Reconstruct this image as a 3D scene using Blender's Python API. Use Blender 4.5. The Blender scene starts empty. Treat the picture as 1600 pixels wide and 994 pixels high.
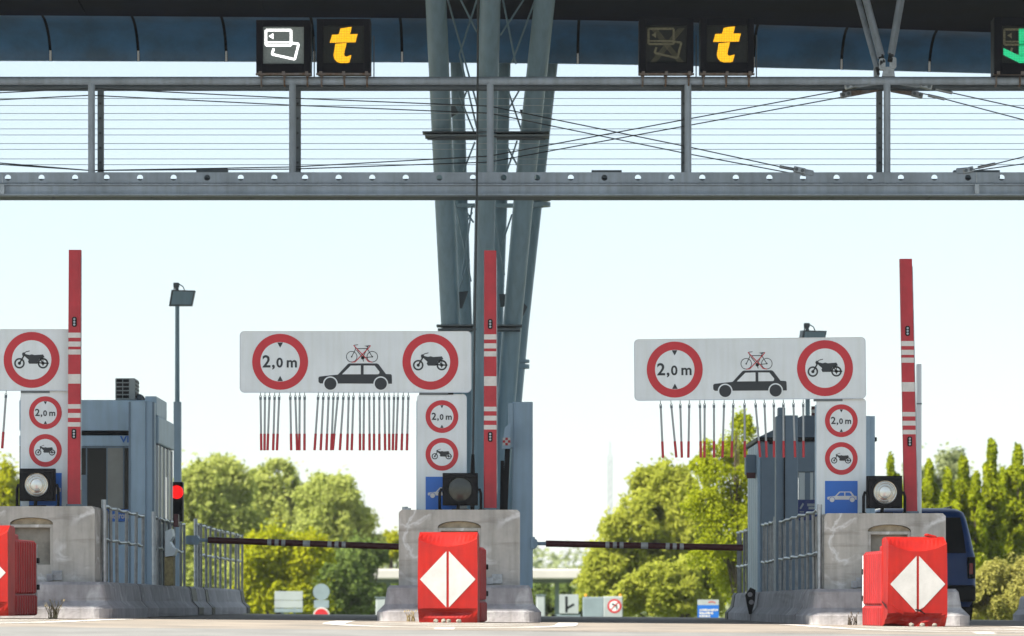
import bpy, bmesh, math, random
import numpy as np
from mathutils import Vector, Matrix
R = math.radians
random.seed(7)
scene = bpy.context.scene
COL = scene.collection

# ------------------------------------------------------------------ camera, sky, sun, exposure
F = 5360.0                     # focal length in photo pixels (1600 wide)
HZ = 945.0                     # photo row of the horizon
CZ = 0.2
cam_d = bpy.data.cameras.new('camera'); cam = bpy.data.objects.new('camera', cam_d); COL.objects.link(cam)
cam.location = (0, 0, CZ); cam.rotation_euler = (R(90), 0, 0)
cam_d.sensor_fit = 'HORIZONTAL'; cam_d.sensor_width = 36; cam_d.lens = 36 * F / 1600
cam_d.shift_y = (HZ - 497) / 1600
cam_d.clip_start = 0.1; cam_d.clip_end = 6000
cam_d.dof.use_dof = True; cam_d.dof.focus_distance = 41; cam_d.dof.aperture_fstop = 2.4
scene.camera = cam
SUN_EL, SUN_AZ = R(48), R(239)          # azimuth clockwise from +Y
w = bpy.data.worlds.new('World'); scene.world = w; w.use_nodes = True
nt = w.node_tree; bg = nt.nodes['Background']
sky = nt.nodes.new('ShaderNodeTexSky'); sky.sky_type = 'NISHITA'; sky.sun_disc = False
sky.sun_elevation = SUN_EL; sky.sun_rotation = SUN_AZ; sky.air_density = 1.2; sky.dust_density = 0.75; sky.ozone_density = 3.0
hz_mix = nt.nodes.new('ShaderNodeMix'); hz_mix.data_type = 'RGBA'; hz_mix.inputs[0].default_value = 0.6      # thin bright high haze over the blue
hz_mix.inputs[7].default_value = (3.55, 3.95, 4.2, 1)
nt.links.new(sky.outputs[0], hz_mix.inputs[6]); nt.links.new(hz_mix.outputs[2], bg.inputs[0]); bg.inputs[1].default_value = 0.088
sd = bpy.data.lights.new('sun', 'SUN'); so = bpy.data.objects.new('sun', sd); COL.objects.link(so)
sd.energy = 4.8; sd.angle = R(0.5); sd.color = (1.0, 0.93, 0.82)
sv = Vector((math.sin(SUN_AZ) * math.cos(SUN_EL), math.cos(SUN_AZ) * math.cos(SUN_EL), math.sin(SUN_EL)))
so.rotation_euler = (-sv).to_track_quat('-Z', 'Y').to_euler()
so.location = (-20, -30, 40)
vs = scene.view_settings; vs.view_transform = 'Standard'; vs.look = 'None'; vs.exposure = 1.4; vs.gamma = 1.0
vs.use_curve_mapping = False

def PX(px, d): return (px - 800) * d / F
def PZ(py, d): return CZ + (HZ - py) * d / F
def P(px, py, d): return Vector((PX(px, d), d, PZ(py, d)))
def cross(x): return -0.0083 * max(-12, min(12, x))

# ------------------------------------------------------------------ materials
def mat(name, col, rough=0.6, metal=0.0, var=0.0, scale=4.0, col2=None, bump=0.0, bscale=30.0, streak=0.0, emit=None, es=0.0, spec=0.5, detail=5):
    m = bpy.data.materials.new(name); m.use_nodes = True
    t = m.node_tree; b = t.nodes['Principled BSDF']
    b.inputs['Roughness'].default_value = rough; b.inputs['Metallic'].default_value = metal
    b.inputs['Specular IOR Level'].default_value = spec
    b.inputs['Base Color'].default_value = (*col, 1)
    tc = t.nodes.new('ShaderNodeTexCoord')
    out = None
    if var > 0 or col2:
        n = t.nodes.new('ShaderNodeTexNoise'); n.inputs['Scale'].default_value = scale; n.inputs['Detail'].default_value = detail
        n.inputs['Roughness'].default_value = 0.65
        t.links.new(tc.outputs['Object'], n.inputs['Vector'])
        r = t.nodes.new('ShaderNodeValToRGB')
        c2 = col2 if col2 else tuple(c * (1 - var) for c in col)
        r.color_ramp.elements[0].color = (*c2, 1); r.color_ramp.elements[0].position = 0.36
        r.color_ramp.elements[1].color = (*col, 1); r.color_ramp.elements[1].position = 0.62
        t.links.new(n.outputs[0], r.inputs[0]); out = r.outputs[0]
    if streak > 0:
        mp = t.nodes.new('ShaderNodeMapping'); mp.inputs['Scale'].default_value = (9, 9, 0.7)
        t.links.new(tc.outputs['Object'], mp.inputs[0])
        n2 = t.nodes.new('ShaderNodeTexNoise'); n2.inputs['Scale'].default_value = 1.6; n2.inputs['Detail'].default_value = 4
        t.links.new(mp.outputs[0], n2.inputs['Vector'])
        r2 = t.nodes.new('ShaderNodeValToRGB'); r2.color_ramp.elements[0].position = 0.4; r2.color_ramp.elements[1].position = 0.7
        r2.color_ramp.elements[0].color = (1, 1, 1, 1); k = 1 - streak; r2.color_ramp.elements[1].color = (k, k, k * 0.97, 1)
        t.links.new(n2.outputs[0], r2.inputs[0])
        mx = t.nodes.new('ShaderNodeMix'); mx.data_type = 'RGBA'; mx.blend_type = 'MULTIPLY'; mx.inputs[0].default_value = 1
        if out: t.links.new(out, mx.inputs[6])
        else: mx.inputs[6].default_value = (*col, 1)
        t.links.new(r2.outputs[0], mx.inputs[7]); out = mx.outputs[2]
    if out: t.links.new(out, b.inputs['Base Color'])
    if bump > 0:
        nb = t.nodes.new('ShaderNodeTexNoise'); nb.inputs['Scale'].default_value = bscale; nb.inputs['Detail'].default_value = 6
        t.links.new(tc.outputs['Object'], nb.inputs['Vector'])
        bp = t.nodes.new('ShaderNodeBump'); bp.inputs['Strength'].default_value = bump; bp.inputs['Distance'].default_value = 0.02
        t.links.new(nb.outputs[0], bp.inputs['Height']); t.links.new(bp.outputs[0], b.inputs['Normal'])
    if emit:
        b.inputs['Emission Color'].default_value = (*emit, 1); b.inputs['Emission Strength'].default_value = es
    return m

def concrete_mat(name, base, dark, white=0.62):
    """weathered concrete: cloudy base, pale efflorescence veins, dark run stains"""
    m = mat(name, base, 0.9, var=0.3, scale=2.2, col2=dark, bump=0.35, bscale=26, streak=0.22)
    t = m.node_tree; b = t.nodes['Principled BSDF']; src = b.inputs['Base Color'].links[0].from_socket
    tc = [n for n in t.nodes if n.type == 'TEX_COORD'][0]
    n = t.nodes.new('ShaderNodeTexNoise'); n.inputs['Scale'].default_value = 1.7; n.inputs['Detail'].default_value = 7; n.inputs['Distortion'].default_value = 1.1
    t.links.new(tc.outputs['Object'], n.inputs['Vector'])
    r = t.nodes.new('ShaderNodeValToRGB'); cr = r.color_ramp
    cr.elements[0].position = 0.462; cr.elements[0].color = (0, 0, 0, 1)
    e = cr.elements.new(0.5); e.color = (0.75, 0.75, 0.75, 1)
    cr.elements[2].position = 0.538; cr.elements[2].color = (0, 0, 0, 1)
    n3 = t.nodes.new('ShaderNodeTexNoise'); n3.inputs['Scale'].default_value = 2.6
    t.links.new(tc.outputs['Object'], n3.inputs['Vector'])
    r3 = t.nodes.new('ShaderNodeValToRGB'); r3.color_ramp.elements[0].position = 0.46; r3.color_ramp.elements[1].position = 0.6
    t.links.new(n.outputs[0], r.inputs[0]); t.links.new(n3.outputs[0], r3.inputs[0])
    mu = t.nodes.new('ShaderNodeMath'); mu.operation = 'MULTIPLY'
    t.links.new(r.outputs[0], mu.inputs[0]); t.links.new(r3.outputs[0], mu.inputs[1])
    mx = t.nodes.new('ShaderNodeMix'); mx.data_type = 'RGBA'
    t.links.new(mu.outputs[0], mx.inputs[0]); t.links.new(src, mx.inputs[6]); mx.inputs[7].default_value = (white, white, white * 0.98, 1)
    mp = t.nodes.new('ShaderNodeMapping'); mp.inputs['Scale'].default_value = (1.2, .35, 9)
    n4 = t.nodes.new('ShaderNodeTexNoise'); n4.inputs['Scale'].default_value = 1.3; n4.inputs['Detail'].default_value = 6
    t.links.new(tc.outputs['Object'], mp.inputs[0]); t.links.new(mp.outputs[0], n4.inputs['Vector'])
    r4 = t.nodes.new('ShaderNodeValToRGB'); r4.color_ramp.elements[0].position = .56; r4.color_ramp.elements[0].color = (1, 1, 1, 1); r4.color_ramp.elements[1].position = .74; r4.color_ramp.elements[1].color = (.72, .705, .69, 1)
    t.links.new(n4.outputs[0], r4.inputs[0])
    m4 = t.nodes.new('ShaderNodeMix'); m4.data_type = 'RGBA'; m4.blend_type = 'MULTIPLY'; m4.inputs[0].default_value = 1
    t.links.new(mx.outputs[2], m4.inputs[6]); t.links.new(r4.outputs[0], m4.inputs[7])
    t.links.new(m4.outputs[2], b.inputs['Base Color'])
    return m

def led_mat(name, col, strength, dots=46):
    """lit diode field: bright dots on a slightly dimmer ground"""
    m = bpy.data.materials.new(name); m.use_nodes = True; t = m.node_tree; b = t.nodes['Principled BSDF']
    b.inputs['Base Color'].default_value = (0.02, 0.02, 0.02, 1)
    tc = t.nodes.new('ShaderNodeTexCoord'); v = t.nodes.new('ShaderNodeTexVoronoi'); v.inputs['Scale'].default_value = dots
    v.inputs['Randomness'].default_value = 0.15
    t.links.new(tc.outputs['Object'], v.inputs['Vector'])
    r = t.nodes.new('ShaderNodeMapRange'); r.inputs[1].default_value = 0.25; r.inputs[2].default_value = 0.6
    r.inputs[3].default_value = strength; r.inputs[4].default_value = strength * 0.35
    t.links.new(v.outputs[0], r.inputs[0]); t.links.new(r.outputs[0], b.inputs['Emission Strength'])
    b.inputs['Emission Color'].default_value = (*col, 1)
    return m

def leaf_mat(name, c_dark, c_light, trans=0.35):
    m = bpy.data.materials.new(name); m.use_nodes = True; t = m.node_tree
    for n in list(t.nodes): t.nodes.remove(n)
    out = t.nodes.new('ShaderNodeOutputMaterial'); a = t.nodes.new('ShaderNodeAttribute'); a.attribute_name = 'tint'
    r = t.nodes.new('ShaderNodeValToRGB'); r.color_ramp.elements[0].color = (*c_dark, 1); r.color_ramp.elements[1].color = (*c_light, 1)
    t.links.new(a.outputs['Fac'], r.inputs[0])
    d = t.nodes.new('ShaderNodeBsdfDiffuse'); tr = t.nodes.new('ShaderNodeBsdfTranslucent'); mx = t.nodes.new('ShaderNodeMixShader')
    mx.inputs[0].default_value = trans
    t.links.new(r.outputs[0], d.inputs[0]); t.links.new(r.outputs[0], tr.inputs[0])
    t.links.new(d.outputs[0], mx.inputs[1]); t.links.new(tr.outputs[0], mx.inputs[2]); t.links.new(mx.outputs[0], out.inputs[0])
    return m

M = {}
M['steel'] = mat('grey_painted_steel', (0.39, 0.47, 0.56), 0.5, var=0.25, scale=1.5, streak=0.18, bump=0.05)
M['steel_dark'] = mat('dark_grey_steel', (0.13, 0.165, 0.19), 0.55, var=0.3, scale=2)
M['column'] = mat('column_steel', (0.28, 0.43, 0.52), 0.42, var=0.12, scale=0.9, streak=0.15)
M['rust'] = mat('rusty_pipe', (0.21, 0.20, 0.20), 0.7, var=0.5, scale=9, col2=(0.14, 0.085, 0.05))
M['cable'] = mat('steel_cable', (0.05, 0.06, 0.065), 0.5, 0.4)
M['wire'] = mat('thin_wire', (0.50, 0.58, 0.60), 0.5, 0.3)
M['bar'] = mat('dull_bar_steel', (0.31, 0.32, 0.32), 0.5, 0.45, var=0.3, scale=8)
M['galv'] = mat('galvanised_steel', (0.42, 0.45, 0.47), 0.38, 0.75, var=0.3, scale=12)
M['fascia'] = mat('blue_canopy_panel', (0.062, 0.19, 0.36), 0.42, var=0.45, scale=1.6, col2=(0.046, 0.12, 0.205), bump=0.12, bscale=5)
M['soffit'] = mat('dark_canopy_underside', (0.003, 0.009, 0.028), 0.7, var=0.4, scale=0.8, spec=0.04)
M['seal'] = mat('black_seal_and_shadow_line', (0.005, 0.007, 0.009), 0.8, spec=0.1)  # panel joint seals; also the painted shadow line on the gantry
M['white_clip'] = mat('white_clip', (0.75, 0.78, 0.78), 0.5)
M['white_sign'] = mat('white_sign_sheet', (0.69, 0.75, 0.77), 0.42, var=0.09, scale=1.4, streak=0.07)
M['alu'] = mat('aluminium_edge', (0.55, 0.58, 0.6), 0.4, 0.6)
M['red_sign'] = mat('red_sign_sheet', (0.50, 0.018, 0.028), 0.45, var=0.12, scale=3)
M['black_sign'] = mat('black_sign_sheet', (0.012, 0.016, 0.02), 0.4)
M['blue_sign'] = mat('blue_sign_sheet', (0.012, 0.13, 0.50), 0.42, var=0.1, scale=3)
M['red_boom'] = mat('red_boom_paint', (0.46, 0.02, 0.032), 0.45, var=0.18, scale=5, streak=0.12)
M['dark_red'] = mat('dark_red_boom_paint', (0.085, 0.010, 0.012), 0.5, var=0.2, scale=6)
M['white_paint'] = mat('white_paint', (0.62, 0.61, 0.58), 0.5, var=0.15, scale=8)
M['diamond_white'] = mat('scuffed_white_film', (0.47, 0.465, 0.45), 0.5, var=0.14, scale=5, spec=0.3)
M['black'] = mat('black_metal', (0.008, 0.009, 0.011), 0.5, var=0.3, scale=10, spec=0.15)
M['concrete'] = concrete_mat('weathered_concrete', (0.50, 0.475, 0.43), (0.38, 0.365, 0.335), 0.74)
M['jersey'] = concrete_mat('jersey_concrete', (0.45, 0.43, 0.445), (0.33, 0.32, 0.325), 0.6)
M['niche'] = mat('niche_cover', (0.27, 0.25, 0.21), 0.8, var=0.35, scale=6)
M['arch'] = mat('ochre_stained_concrete', (0.42, 0.35, 0.24), 0.9, var=0.4, scale=9)
M['plastic'] = mat('red_plastic', (0.36, 0.0125, 0.007), 0.42, var=0.16, scale=3, streak=0.2, bump=0.1, bscale=7, col2=(0.27, 0.011, 0.010), spec=0.25)
M['plastic_old'] = mat('faded_red_plastic', (0.34, 0.022, 0.024), 0.5, spec=0.3, var=0.25, scale=3, streak=0.22, bump=0.08, bscale=9)
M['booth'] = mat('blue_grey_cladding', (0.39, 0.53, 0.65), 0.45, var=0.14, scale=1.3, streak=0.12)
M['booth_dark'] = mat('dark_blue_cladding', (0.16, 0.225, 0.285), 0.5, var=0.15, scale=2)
M['glass'] = mat('dark_window_glass', (0.005, 0.007, 0.009), 0.12, spec=0.22)
M['glass_pale'] = mat('pale_window_blind', (0.27, 0.27, 0.24), 0.3, var=0.2, scale=2)
M['glass_bright'] = mat('bright_window_glass', (0.62, 0.68, 0.68), 0.12)
M['unit'] = mat('air_unit_casing', (0.33, 0.37, 0.37), 0.6, var=0.2, scale=5)
M['led_case'] = mat('sign_housing', (0.005, 0.007, 0.013), 0.5, var=0.3, scale=3, spec=0.12)
M['led_face'] = mat('diode_panel_dark', (0.022, 0.027, 0.027), 0.4, var=0.25, scale=60, detail=1, spec=0.15)
M['led_face_glow_tone'] = mat('diode_panel_glow_tone', (0.26, 0.31, 0.31), 0.4, var=0.2, scale=60, detail=1)  # paler base colour imitates the glow of the lit white diodes
M['led_off'] = mat('unlit_diodes', (0.20, 0.19, 0.11), 0.5, var=0.5, scale=60, detail=1)
M['led_orange'] = led_mat('orange_diodes', (1.0, 0.47, 0.0), 0.72)
M['led_white'] = led_mat('white_diodes', (1.0, 0.97, 0.95), 1.6)
M['led_green'] = led_mat('green_diodes', (0.012, 0.9, 0.36), 0.36, 46)
M['red_lamp'] = mat('red_lamp', (0.4, 0.005, 0.005), 0.3, emit=(1, 0.008, 0.008), es=0.5)
M['tail_red'] = mat('tail_lamp_red', (0.32, 0.006, 0.008), 0.2)
M['van'] = mat('dark_blue_car_paint', (0.006, 0.045, 0.18), 0.3, var=0.1, scale=2, spec=0.3)
M['tyre'] = mat('tyre_rubber', (0.012, 0.012, 0.012), 0.85)
M['lens_bright'] = mat('lamp_reflector', (0.50, 0.49, 0.43), 0.22, 0.75, var=0.15, scale=6)
M['lens_dark'] = mat('dark_lamp_glass', (0.05, 0.055, 0.045), 0.12, var=0.4, scale=5)
M['lens_mid'] = mat('lamp_core', (0.70, 0.71, 0.66), 0.2, 0.5)
M['bridge_white'] = mat('white_concrete_beam', (0.50, 0.48, 0.45), 0.8, var=0.12, scale=1)
M['far_white'] = mat('far_white_panel', (0.33, 0.37, 0.38), 0.6, var=0.12, scale=3)
M['far_grey'] = mat('far_grey_panel', (0.20, 0.26, 0.29), 0.6, var=0.15, scale=3)
M['orange'] = mat('orange_lens', (0.75, 0.30, 0.03), 0.4)
M['bark'] = mat('tree_bark', (0.09, 0.07, 0.05), 0.9, var=0.4, scale=8)
M['mast'] = mat('pale_mast_steel', (0.30, 0.34, 0.36), 0.6)
M['dry'] = mat('dry_grass', (0.36, 0.29, 0.14), 0.9, var=0.4, scale=20)
M['stone'] = mat('pale_stone', (0.27, 0.25, 0.21), 0.9, var=0.3, scale=20)
M['apron'] = mat('worn_concrete_apron', (0.29, 0.25, 0.205), 0.92, var=0.22, scale=0.9, bump=0.4, bscale=18, col2=(0.17, 0.155, 0.135), detail=10)
M['asphalt'] = mat('grey_asphalt', (0.215, 0.215, 0.205), 0.95, var=0.2, scale=1.1, bump=0.5, bscale=40, col2=(0.16, 0.16, 0.155), detail=9)
M['grass'] = mat('grass', (0.10, 0.14, 0.035), 0.95, var=0.4, scale=0.4)
M['mark'] = mat('worn_white_marking', (0.74, 0.73, 0.69), 0.8, var=0.35, scale=1.5, col2=(0.42, 0.39, 0.35))
M['tar'] = mat('dark_tar_seam', (0.07, 0.065, 0.06), 0.9)

# ------------------------------------------------------------------ mesh builder
class MB:
    def __init__(s): s.v = []; s.f = []; s.m = []; s.s = []
    def add(s, vs, fs, mi=0, sm=False):
        b = len(s.v); s.v += [tuple(q) for q in vs]
        for q in fs: s.f.append([b + i for i in q]); s.m.append(mi); s.s.append(sm)
        return s
    def bm(s, bm, mi=0, sm=False):
        bm.verts.index_update()
        s.add([v.co[:] for v in bm.verts], [[v.index for v in f.verts] for f in bm.faces], mi, sm); bm.free(); return s
    def box(s, x0, x1, y0, y1, z0, z1, mi=0, bev=0.0, seg=2, rot=None):
        bm = bmesh.new(); bmesh.ops.create_cube(bm, size=1)
        c = Vector(((x0 + x1) / 2, (y0 + y1) / 2, (z0 + z1) / 2))
        for v in bm.verts: v.co = Vector((v.co.x * abs(x1 - x0), v.co.y * abs(y1 - y0), v.co.z * abs(z1 - z0)))
        if bev > 0: bmesh.ops.bevel(bm, geom=bm.edges[:], offset=bev, segments=seg, affect='EDGES', profile=0.5)
        for v in bm.verts: v.co = (rot @ v.co if rot else v.co) + c
        return s.bm(bm, mi)
    def bar(s, a, b, w, h, mi=0, bev=0.0):
        a = Vector(a); b = Vector(b); d = b - a; L = d.length
        q = d.to_track_quat('X', 'Z').to_matrix()
        bm = bmesh.new(); bmesh.ops.create_cube(bm, size=1)
        for v in bm.verts: v.co = Vector((v.co.x * L, v.co.y * w, v.co.z * h))
        if bev > 0: bmesh.ops.bevel(bm, geom=bm.edges[:], offset=bev, segments=1, affect='EDGES')
        for v in bm.verts: v.co = q @ v.co + (a + b) / 2
        return s.bm(bm, mi)
    def tube(s, pts, r, n=12, mi=0, cap=True):
        pts = [Vector(p) for p in pts]; rs = r if isinstance(r, (list, tuple)) else [r] * len(pts)
        t0 = (pts[1] - pts[0]).normalized(); u = t0.orthogonal().normalized(); rings = []
        for i, p in enumerate(pts):
            t = (pts[min(i + 1, len(pts) - 1)] - pts[max(i - 1, 0)]).normalized()
            u = (u - t * u.dot(t)).normalized(); v = t.cross(u)
            rings.append([p + (u * math.cos(2 * math.pi * k / n) + v * math.sin(2 * math.pi * k / n)) * rs[i] for k in range(n)])
        return s.loft(rings, mi, cap, True)
    def loft(s, rings, mi=0, cap=True, sm=False):
        n = len(rings[0]); vs = [p for r in rings for p in r]; fs = []
        for i in range(len(rings) - 1):
            for k in range(n): fs.append([i * n + k, i * n + (k + 1) % n, (i + 1) * n + (k + 1) % n, (i + 1) * n + k])
        s.add(vs, fs, mi, sm)
        if cap: s.add(rings[0], [list(range(n))[::-1]], mi); s.add(rings[-1], [list(range(n))], mi)
        return s
    def cyl(s, c, axis, r, L, n=20, mi=0):
        c = Vector(c); a = Vector(axis).normalized()
        return s.tube([c, c + a * L], r, n, mi)
    def extrude(s, pts, y0, y1, mi=0):          # outline in x,z given thickness in y
        n = len(pts); a = [(x, y0, z) for x, z in pts]; b = [(x, y1, z) for x, z in pts]
        s.add(a + b, [list(range(n)), [n + i for i in range(n)][::-1]] + [[i, (i + 1) % n, n + (i + 1) % n, n + i][::-1] for i in range(n)], mi); return s
    def extrude_y(s, prof, y0, y1, mi=0): return s.extrude(prof, y0, y1, mi)
    def build(s, name, mats, parent=None, loc=None, autosmooth=True):
        org = Vector((0, 0, 0))
        if parent is not None:
            o = parent
            while o: org += o.location; o = o.parent
        elif loc is not None: org = Vector(loc)
        me = bpy.data.meshes.new(name)
        me.from_pydata([(x - org.x, y - org.y, z - org.z) for x, y, z in s.v], [], s.f)
        for q in (mats if isinstance(mats, (list, tuple)) else [mats]): me.materials.append(M[q] if isinstance(q, str) else q)
        me.polygons.foreach_set('material_index', s.m); me.polygons.foreach_set('use_smooth', s.s)
        bm = bmesh.new(); bm.from_mesh(me); bmesh.ops.recalc_face_normals(bm, faces=bm.faces); bm.to_mesh(me); bm.free()
        me.update()
        ob = bpy.data.objects.new(name, me); COL.objects.link(ob)
        if parent is not None: ob.parent = parent
        elif loc is not None: ob.location = loc
        return ob

def tag(o, label=None, cat=None, group=None, kind=None):
    if label: o['label'] = label
    if cat: o['category'] = cat
    if group: o['group'] = group
    if kind: o['kind'] = kind
    return o
def thing(name, label, cat, loc=(0, 0, 0), group=None):
    o = bpy.data.objects.new(name, None); COL.objects.link(o); o.location = loc; o.empty_display_size = 0.2
    return tag(o, label, cat, group)
def copy_tree(o, parent=None):
    c = o.copy(); COL.objects.link(c); c.parent = parent
    for ch in [k for k in o.children]: copy_tree(ch, c)
    return c
def rrect(x0, x1, z0, z1, r, n=6):
    pts = []
    for cx, cz, a0 in ((x1 - r, z1 - r, 0), (x0 + r, z1 - r, 90), (x0 + r, z0 + r, 180), (x1 - r, z0 + r, 270)):
        for k in range(n + 1): a = R(a0 + 90 * k / n); pts.append((cx + r * math.cos(a), cz + r * math.sin(a)))
    return pts
def text_mesh(txt, size, offset=0.0, shear=0.0):
    cu = bpy.data.curves.new('lettering', 'FONT'); cu.body = txt; cu.size = size; cu.offset = offset; cu.shear = shear; cu.resolution_u = 4
    ob = bpy.data.objects.new('lettering', cu); COL.objects.link(ob)
    dg = bpy.context.evaluated_depsgraph_get(); me = bpy.data.meshes.new_from_object(ob.evaluated_get(dg))
    vs = [v.co.copy() for v in me.vertices]; fs = [list(p.vertices) for p in me.polygons]
    bpy.data.objects.remove(ob); bpy.data.curves.remove(cu); bpy.data.meshes.remove(me)
    return vs, fs

class Draw:
    """flat sign artwork: pixel-like units (u right, v down) around (u0, v0), s metres per unit, on plane y"""
    def __init__(s, mb, u0, v0, sc, x=0, z=0, y=0.0): s.mb, s.u0, s.v0, s.sc, s.x, s.z, s.y = mb, u0, v0, sc, x, z, y
    def q(s, u, v, L): return (s.x + (u - s.u0) * s.sc, s.y - 0.0025 * L, s.z - (v - s.v0) * s.sc)
    def poly(s, pts, mi, L=1): s.mb.add([s.q(u, v, L) for u, v in pts], [list(range(len(pts)))], mi)
    def line(s, pts, wd, mi, L=1):
        for (a, b), (c, d) in zip(pts[:-1], pts[1:]):
            l = math.hypot(c - a, d - b) or 1; nx, ny = -(d - b) / l * wd / 2, (c - a) / l * wd / 2
            s.poly([(a + nx, b + ny), (c + nx, d + ny), (c - nx, d - ny), (a - nx, b - ny)], mi, L)
    def disc(s, u, v, r, mi, L=1, n=40): s.poly([(u + r * math.cos(2 * math.pi * k / n), v + r * math.sin(2 * math.pi * k / n)) for k in range(n)], mi, L)
    def ring(s, u, v, r0, r1, mi, L=1, n=48):
        a = [s.q(u + r * math.cos(2 * math.pi * k / n), v + r * math.sin(2 * math.pi * k / n), L) for r in (r0, r1) for k in range(n)]
        s.mb.add(a, [[k, (k + 1) % n, n + (k + 1) % n, n + k] for k in range(n)], mi)
    def text(s, txt, u, v, size, mi, L=1, offset=0.0, align=True, sx=1.0):
        vs, fs = text_mesh(txt, size, offset)
        x0 = min(p.x for p in vs)
        s.mb.add([s.q(u + (p.x - x0) * sx, v - p.y, L) for p in vs], fs, mi)

# ------------------------------------------------------------------ ground
def gz(x, y):
    z = cross(x) * (1 if y < 70 else max(0, 1 - (y - 70) / 10))
    if y < 36: z -= 0.0011 * (36 - y) ** 2
    if y > 61: z -= min(2.6, 0.06 * (y - 61) + 0.004 * (y - 61) ** 2)
    return z
def sheet(name, xs, ys, m, dz=0.0):
    mb = MB(); n = len(xs)
    mb.add([(x, y, gz(x, y) + dz) for y in ys for x in xs], [[j * n + i, j * n + i + 1, (j + 1) * n + i + 1, (j + 1) * n + i] for j in range(len(ys) - 1) for i in range(n - 1)], 0, True)
    return tag(mb.build(name, m), kind='structure')
xs = [-400, -100, -40, -20, -12, -8, -4, 0, 4, 8, 12, 20, 40, 100, 400]
sheet('road', xs, [-60, -30, -10, 0, 5, 10, 15, 20, 24, 27, 30.5], 'asphalt')
sheet('toll_apron', xs, [30.5, 32, 34, 36, 38, 41, 45, 50, 55, 61, 64, 67, 70], 'apron')
sheet('grass_field', xs, [70, 73, 76, 80, 90, 120, 200, 500, 1500, 3000], 'grass')
def strip(name, pts, wd, m, dz):
    mb = MB()
    L, Rr = [], []
    for i, (x, y) in enumerate(pts):
        a = pts[max(i - 1, 0)]; b = pts[min(i + 1, len(pts) - 1)]
        tx, ty = b[0] - a[0], b[1] - a[1]; l = math.hypot(tx, ty) or 1; nx, ny = -ty / l * wd / 2, tx / l * wd / 2
        L.append((x + nx, y + ny, gz(x + nx, y + ny) + dz)); Rr.append((x - nx, y - ny, gz(x - nx, y - ny) + dz))
    n = len(pts); mb.add(L + Rr, [[i, i + 1, n + i + 1, n + i] for i in range(n - 1)])
    return tag(mb.build(name, m), kind='structure')
for k, cx in enumerate((-5.56, -0.62, 4.33)):
    U = [(cx - 1.25, 38.6), (cx - 1.2, 36)] + [(cx + 1.15 * math.cos(R(a)), 34 + 2.2 * math.sin(R(a))) for a in range(180, 361, 15)] + [(cx + 1.2, 36), (cx + 1.25, 38.6)]
    strip('road_marking', U, 0.22, 'mark', 0.004)
    for j in range(3):
        y = 33.2 + j * 1.3; strip('road_marking', [(cx - 0.8, y + 0.5), (cx, y), (cx + 0.8, y + 0.5)], 0.3, 'mark', 0.004)
strip('road_marking', [(-0.62, 22), (-0.62, 31.7)], 0.18, 'mark', 0.004)
strip('road_marking', [(4.33, 22), (4.33, 31.7)], 0.18, 'mark', 0.004)
strip('tar_seam', [(-30, 30.5), (30, 30.5)], 0.1, 'tar', 0.004)

# ------------------------------------------------------------------ canopy
def lerp_tab(tab, x):
    for (a, b), (c, d) in zip(tab[:-1], tab[1:]):
        if x <= c: return b + (d - b) * (x - a) / (c - a)
    (a, b), (c, d) = tab[-2:]; return b + (d - b) * (x - a) / (c - a)
BOT = [(-1500, 93), (0, 95), (700, 97.5), (1000, 101), (1250, 107), (1600, 116), (3200, 165)]
TOP = [(-1500, 22), (0, 24), (700, 29), (1000, 33), (1250, 41), (1600, 53), (3200, 110)]
def fas(px, t):          # t 0 bottom .. 1 top, convex roll of the trailing edge
    d = 52.0 - 0.9 * (1 - math.cos(t * math.pi / 2) ** 1.0 * 1.0) if t < 1 else 51.1
    a = t * math.pi / 2; d = 52.0 - 0.9 * (1 - math.cos(a)); zt = math.sin(a)
    x = PX(px, 52.0)
    zb = PZ(lerp_tab(BOT, px), 52.0); zz = PZ(lerp_tab(TOP, px), 51.1)
    return Vector((x, d, zb + (zz - zb) * zt))
can = thing('canopy', 'huge dark toll plaza roof with a rolled edge of navy blue panels', 'canopy', (0, 45, 0))
W0, W1 = -1500, 3100
step = 137.3; j0 = 79 - step * 12
pxs = [j0 + i * step for i in range(36)]
pxs = [q for q in pxs if W0 <= q <= W1]
NT = 7
soff = MB(); near = 35.1
fr = [(fas(q, 1.0)) for q in pxs]
ne = [Vector((p.x, near, p.z + 0.55)) for p in fr]; md = [Vector((p.x, 42, p.z + 0.45)) for p in fr]
n = len(pxs)
soff.add(fr + md + ne, [[i, i + 1, n + i + 1, n + i] for i in range(n - 1)] + [[n + i, n + i + 1, 2 * n + i + 1, 2 * n + i] for i in range(n - 1)])
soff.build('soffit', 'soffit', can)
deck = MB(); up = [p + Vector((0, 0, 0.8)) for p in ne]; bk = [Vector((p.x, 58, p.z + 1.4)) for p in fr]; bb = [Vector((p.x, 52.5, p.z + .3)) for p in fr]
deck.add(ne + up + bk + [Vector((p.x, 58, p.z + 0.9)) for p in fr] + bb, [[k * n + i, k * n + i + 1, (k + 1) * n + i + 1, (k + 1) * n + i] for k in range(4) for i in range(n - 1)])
deck.build('roof_deck', 'soffit', can)
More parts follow.
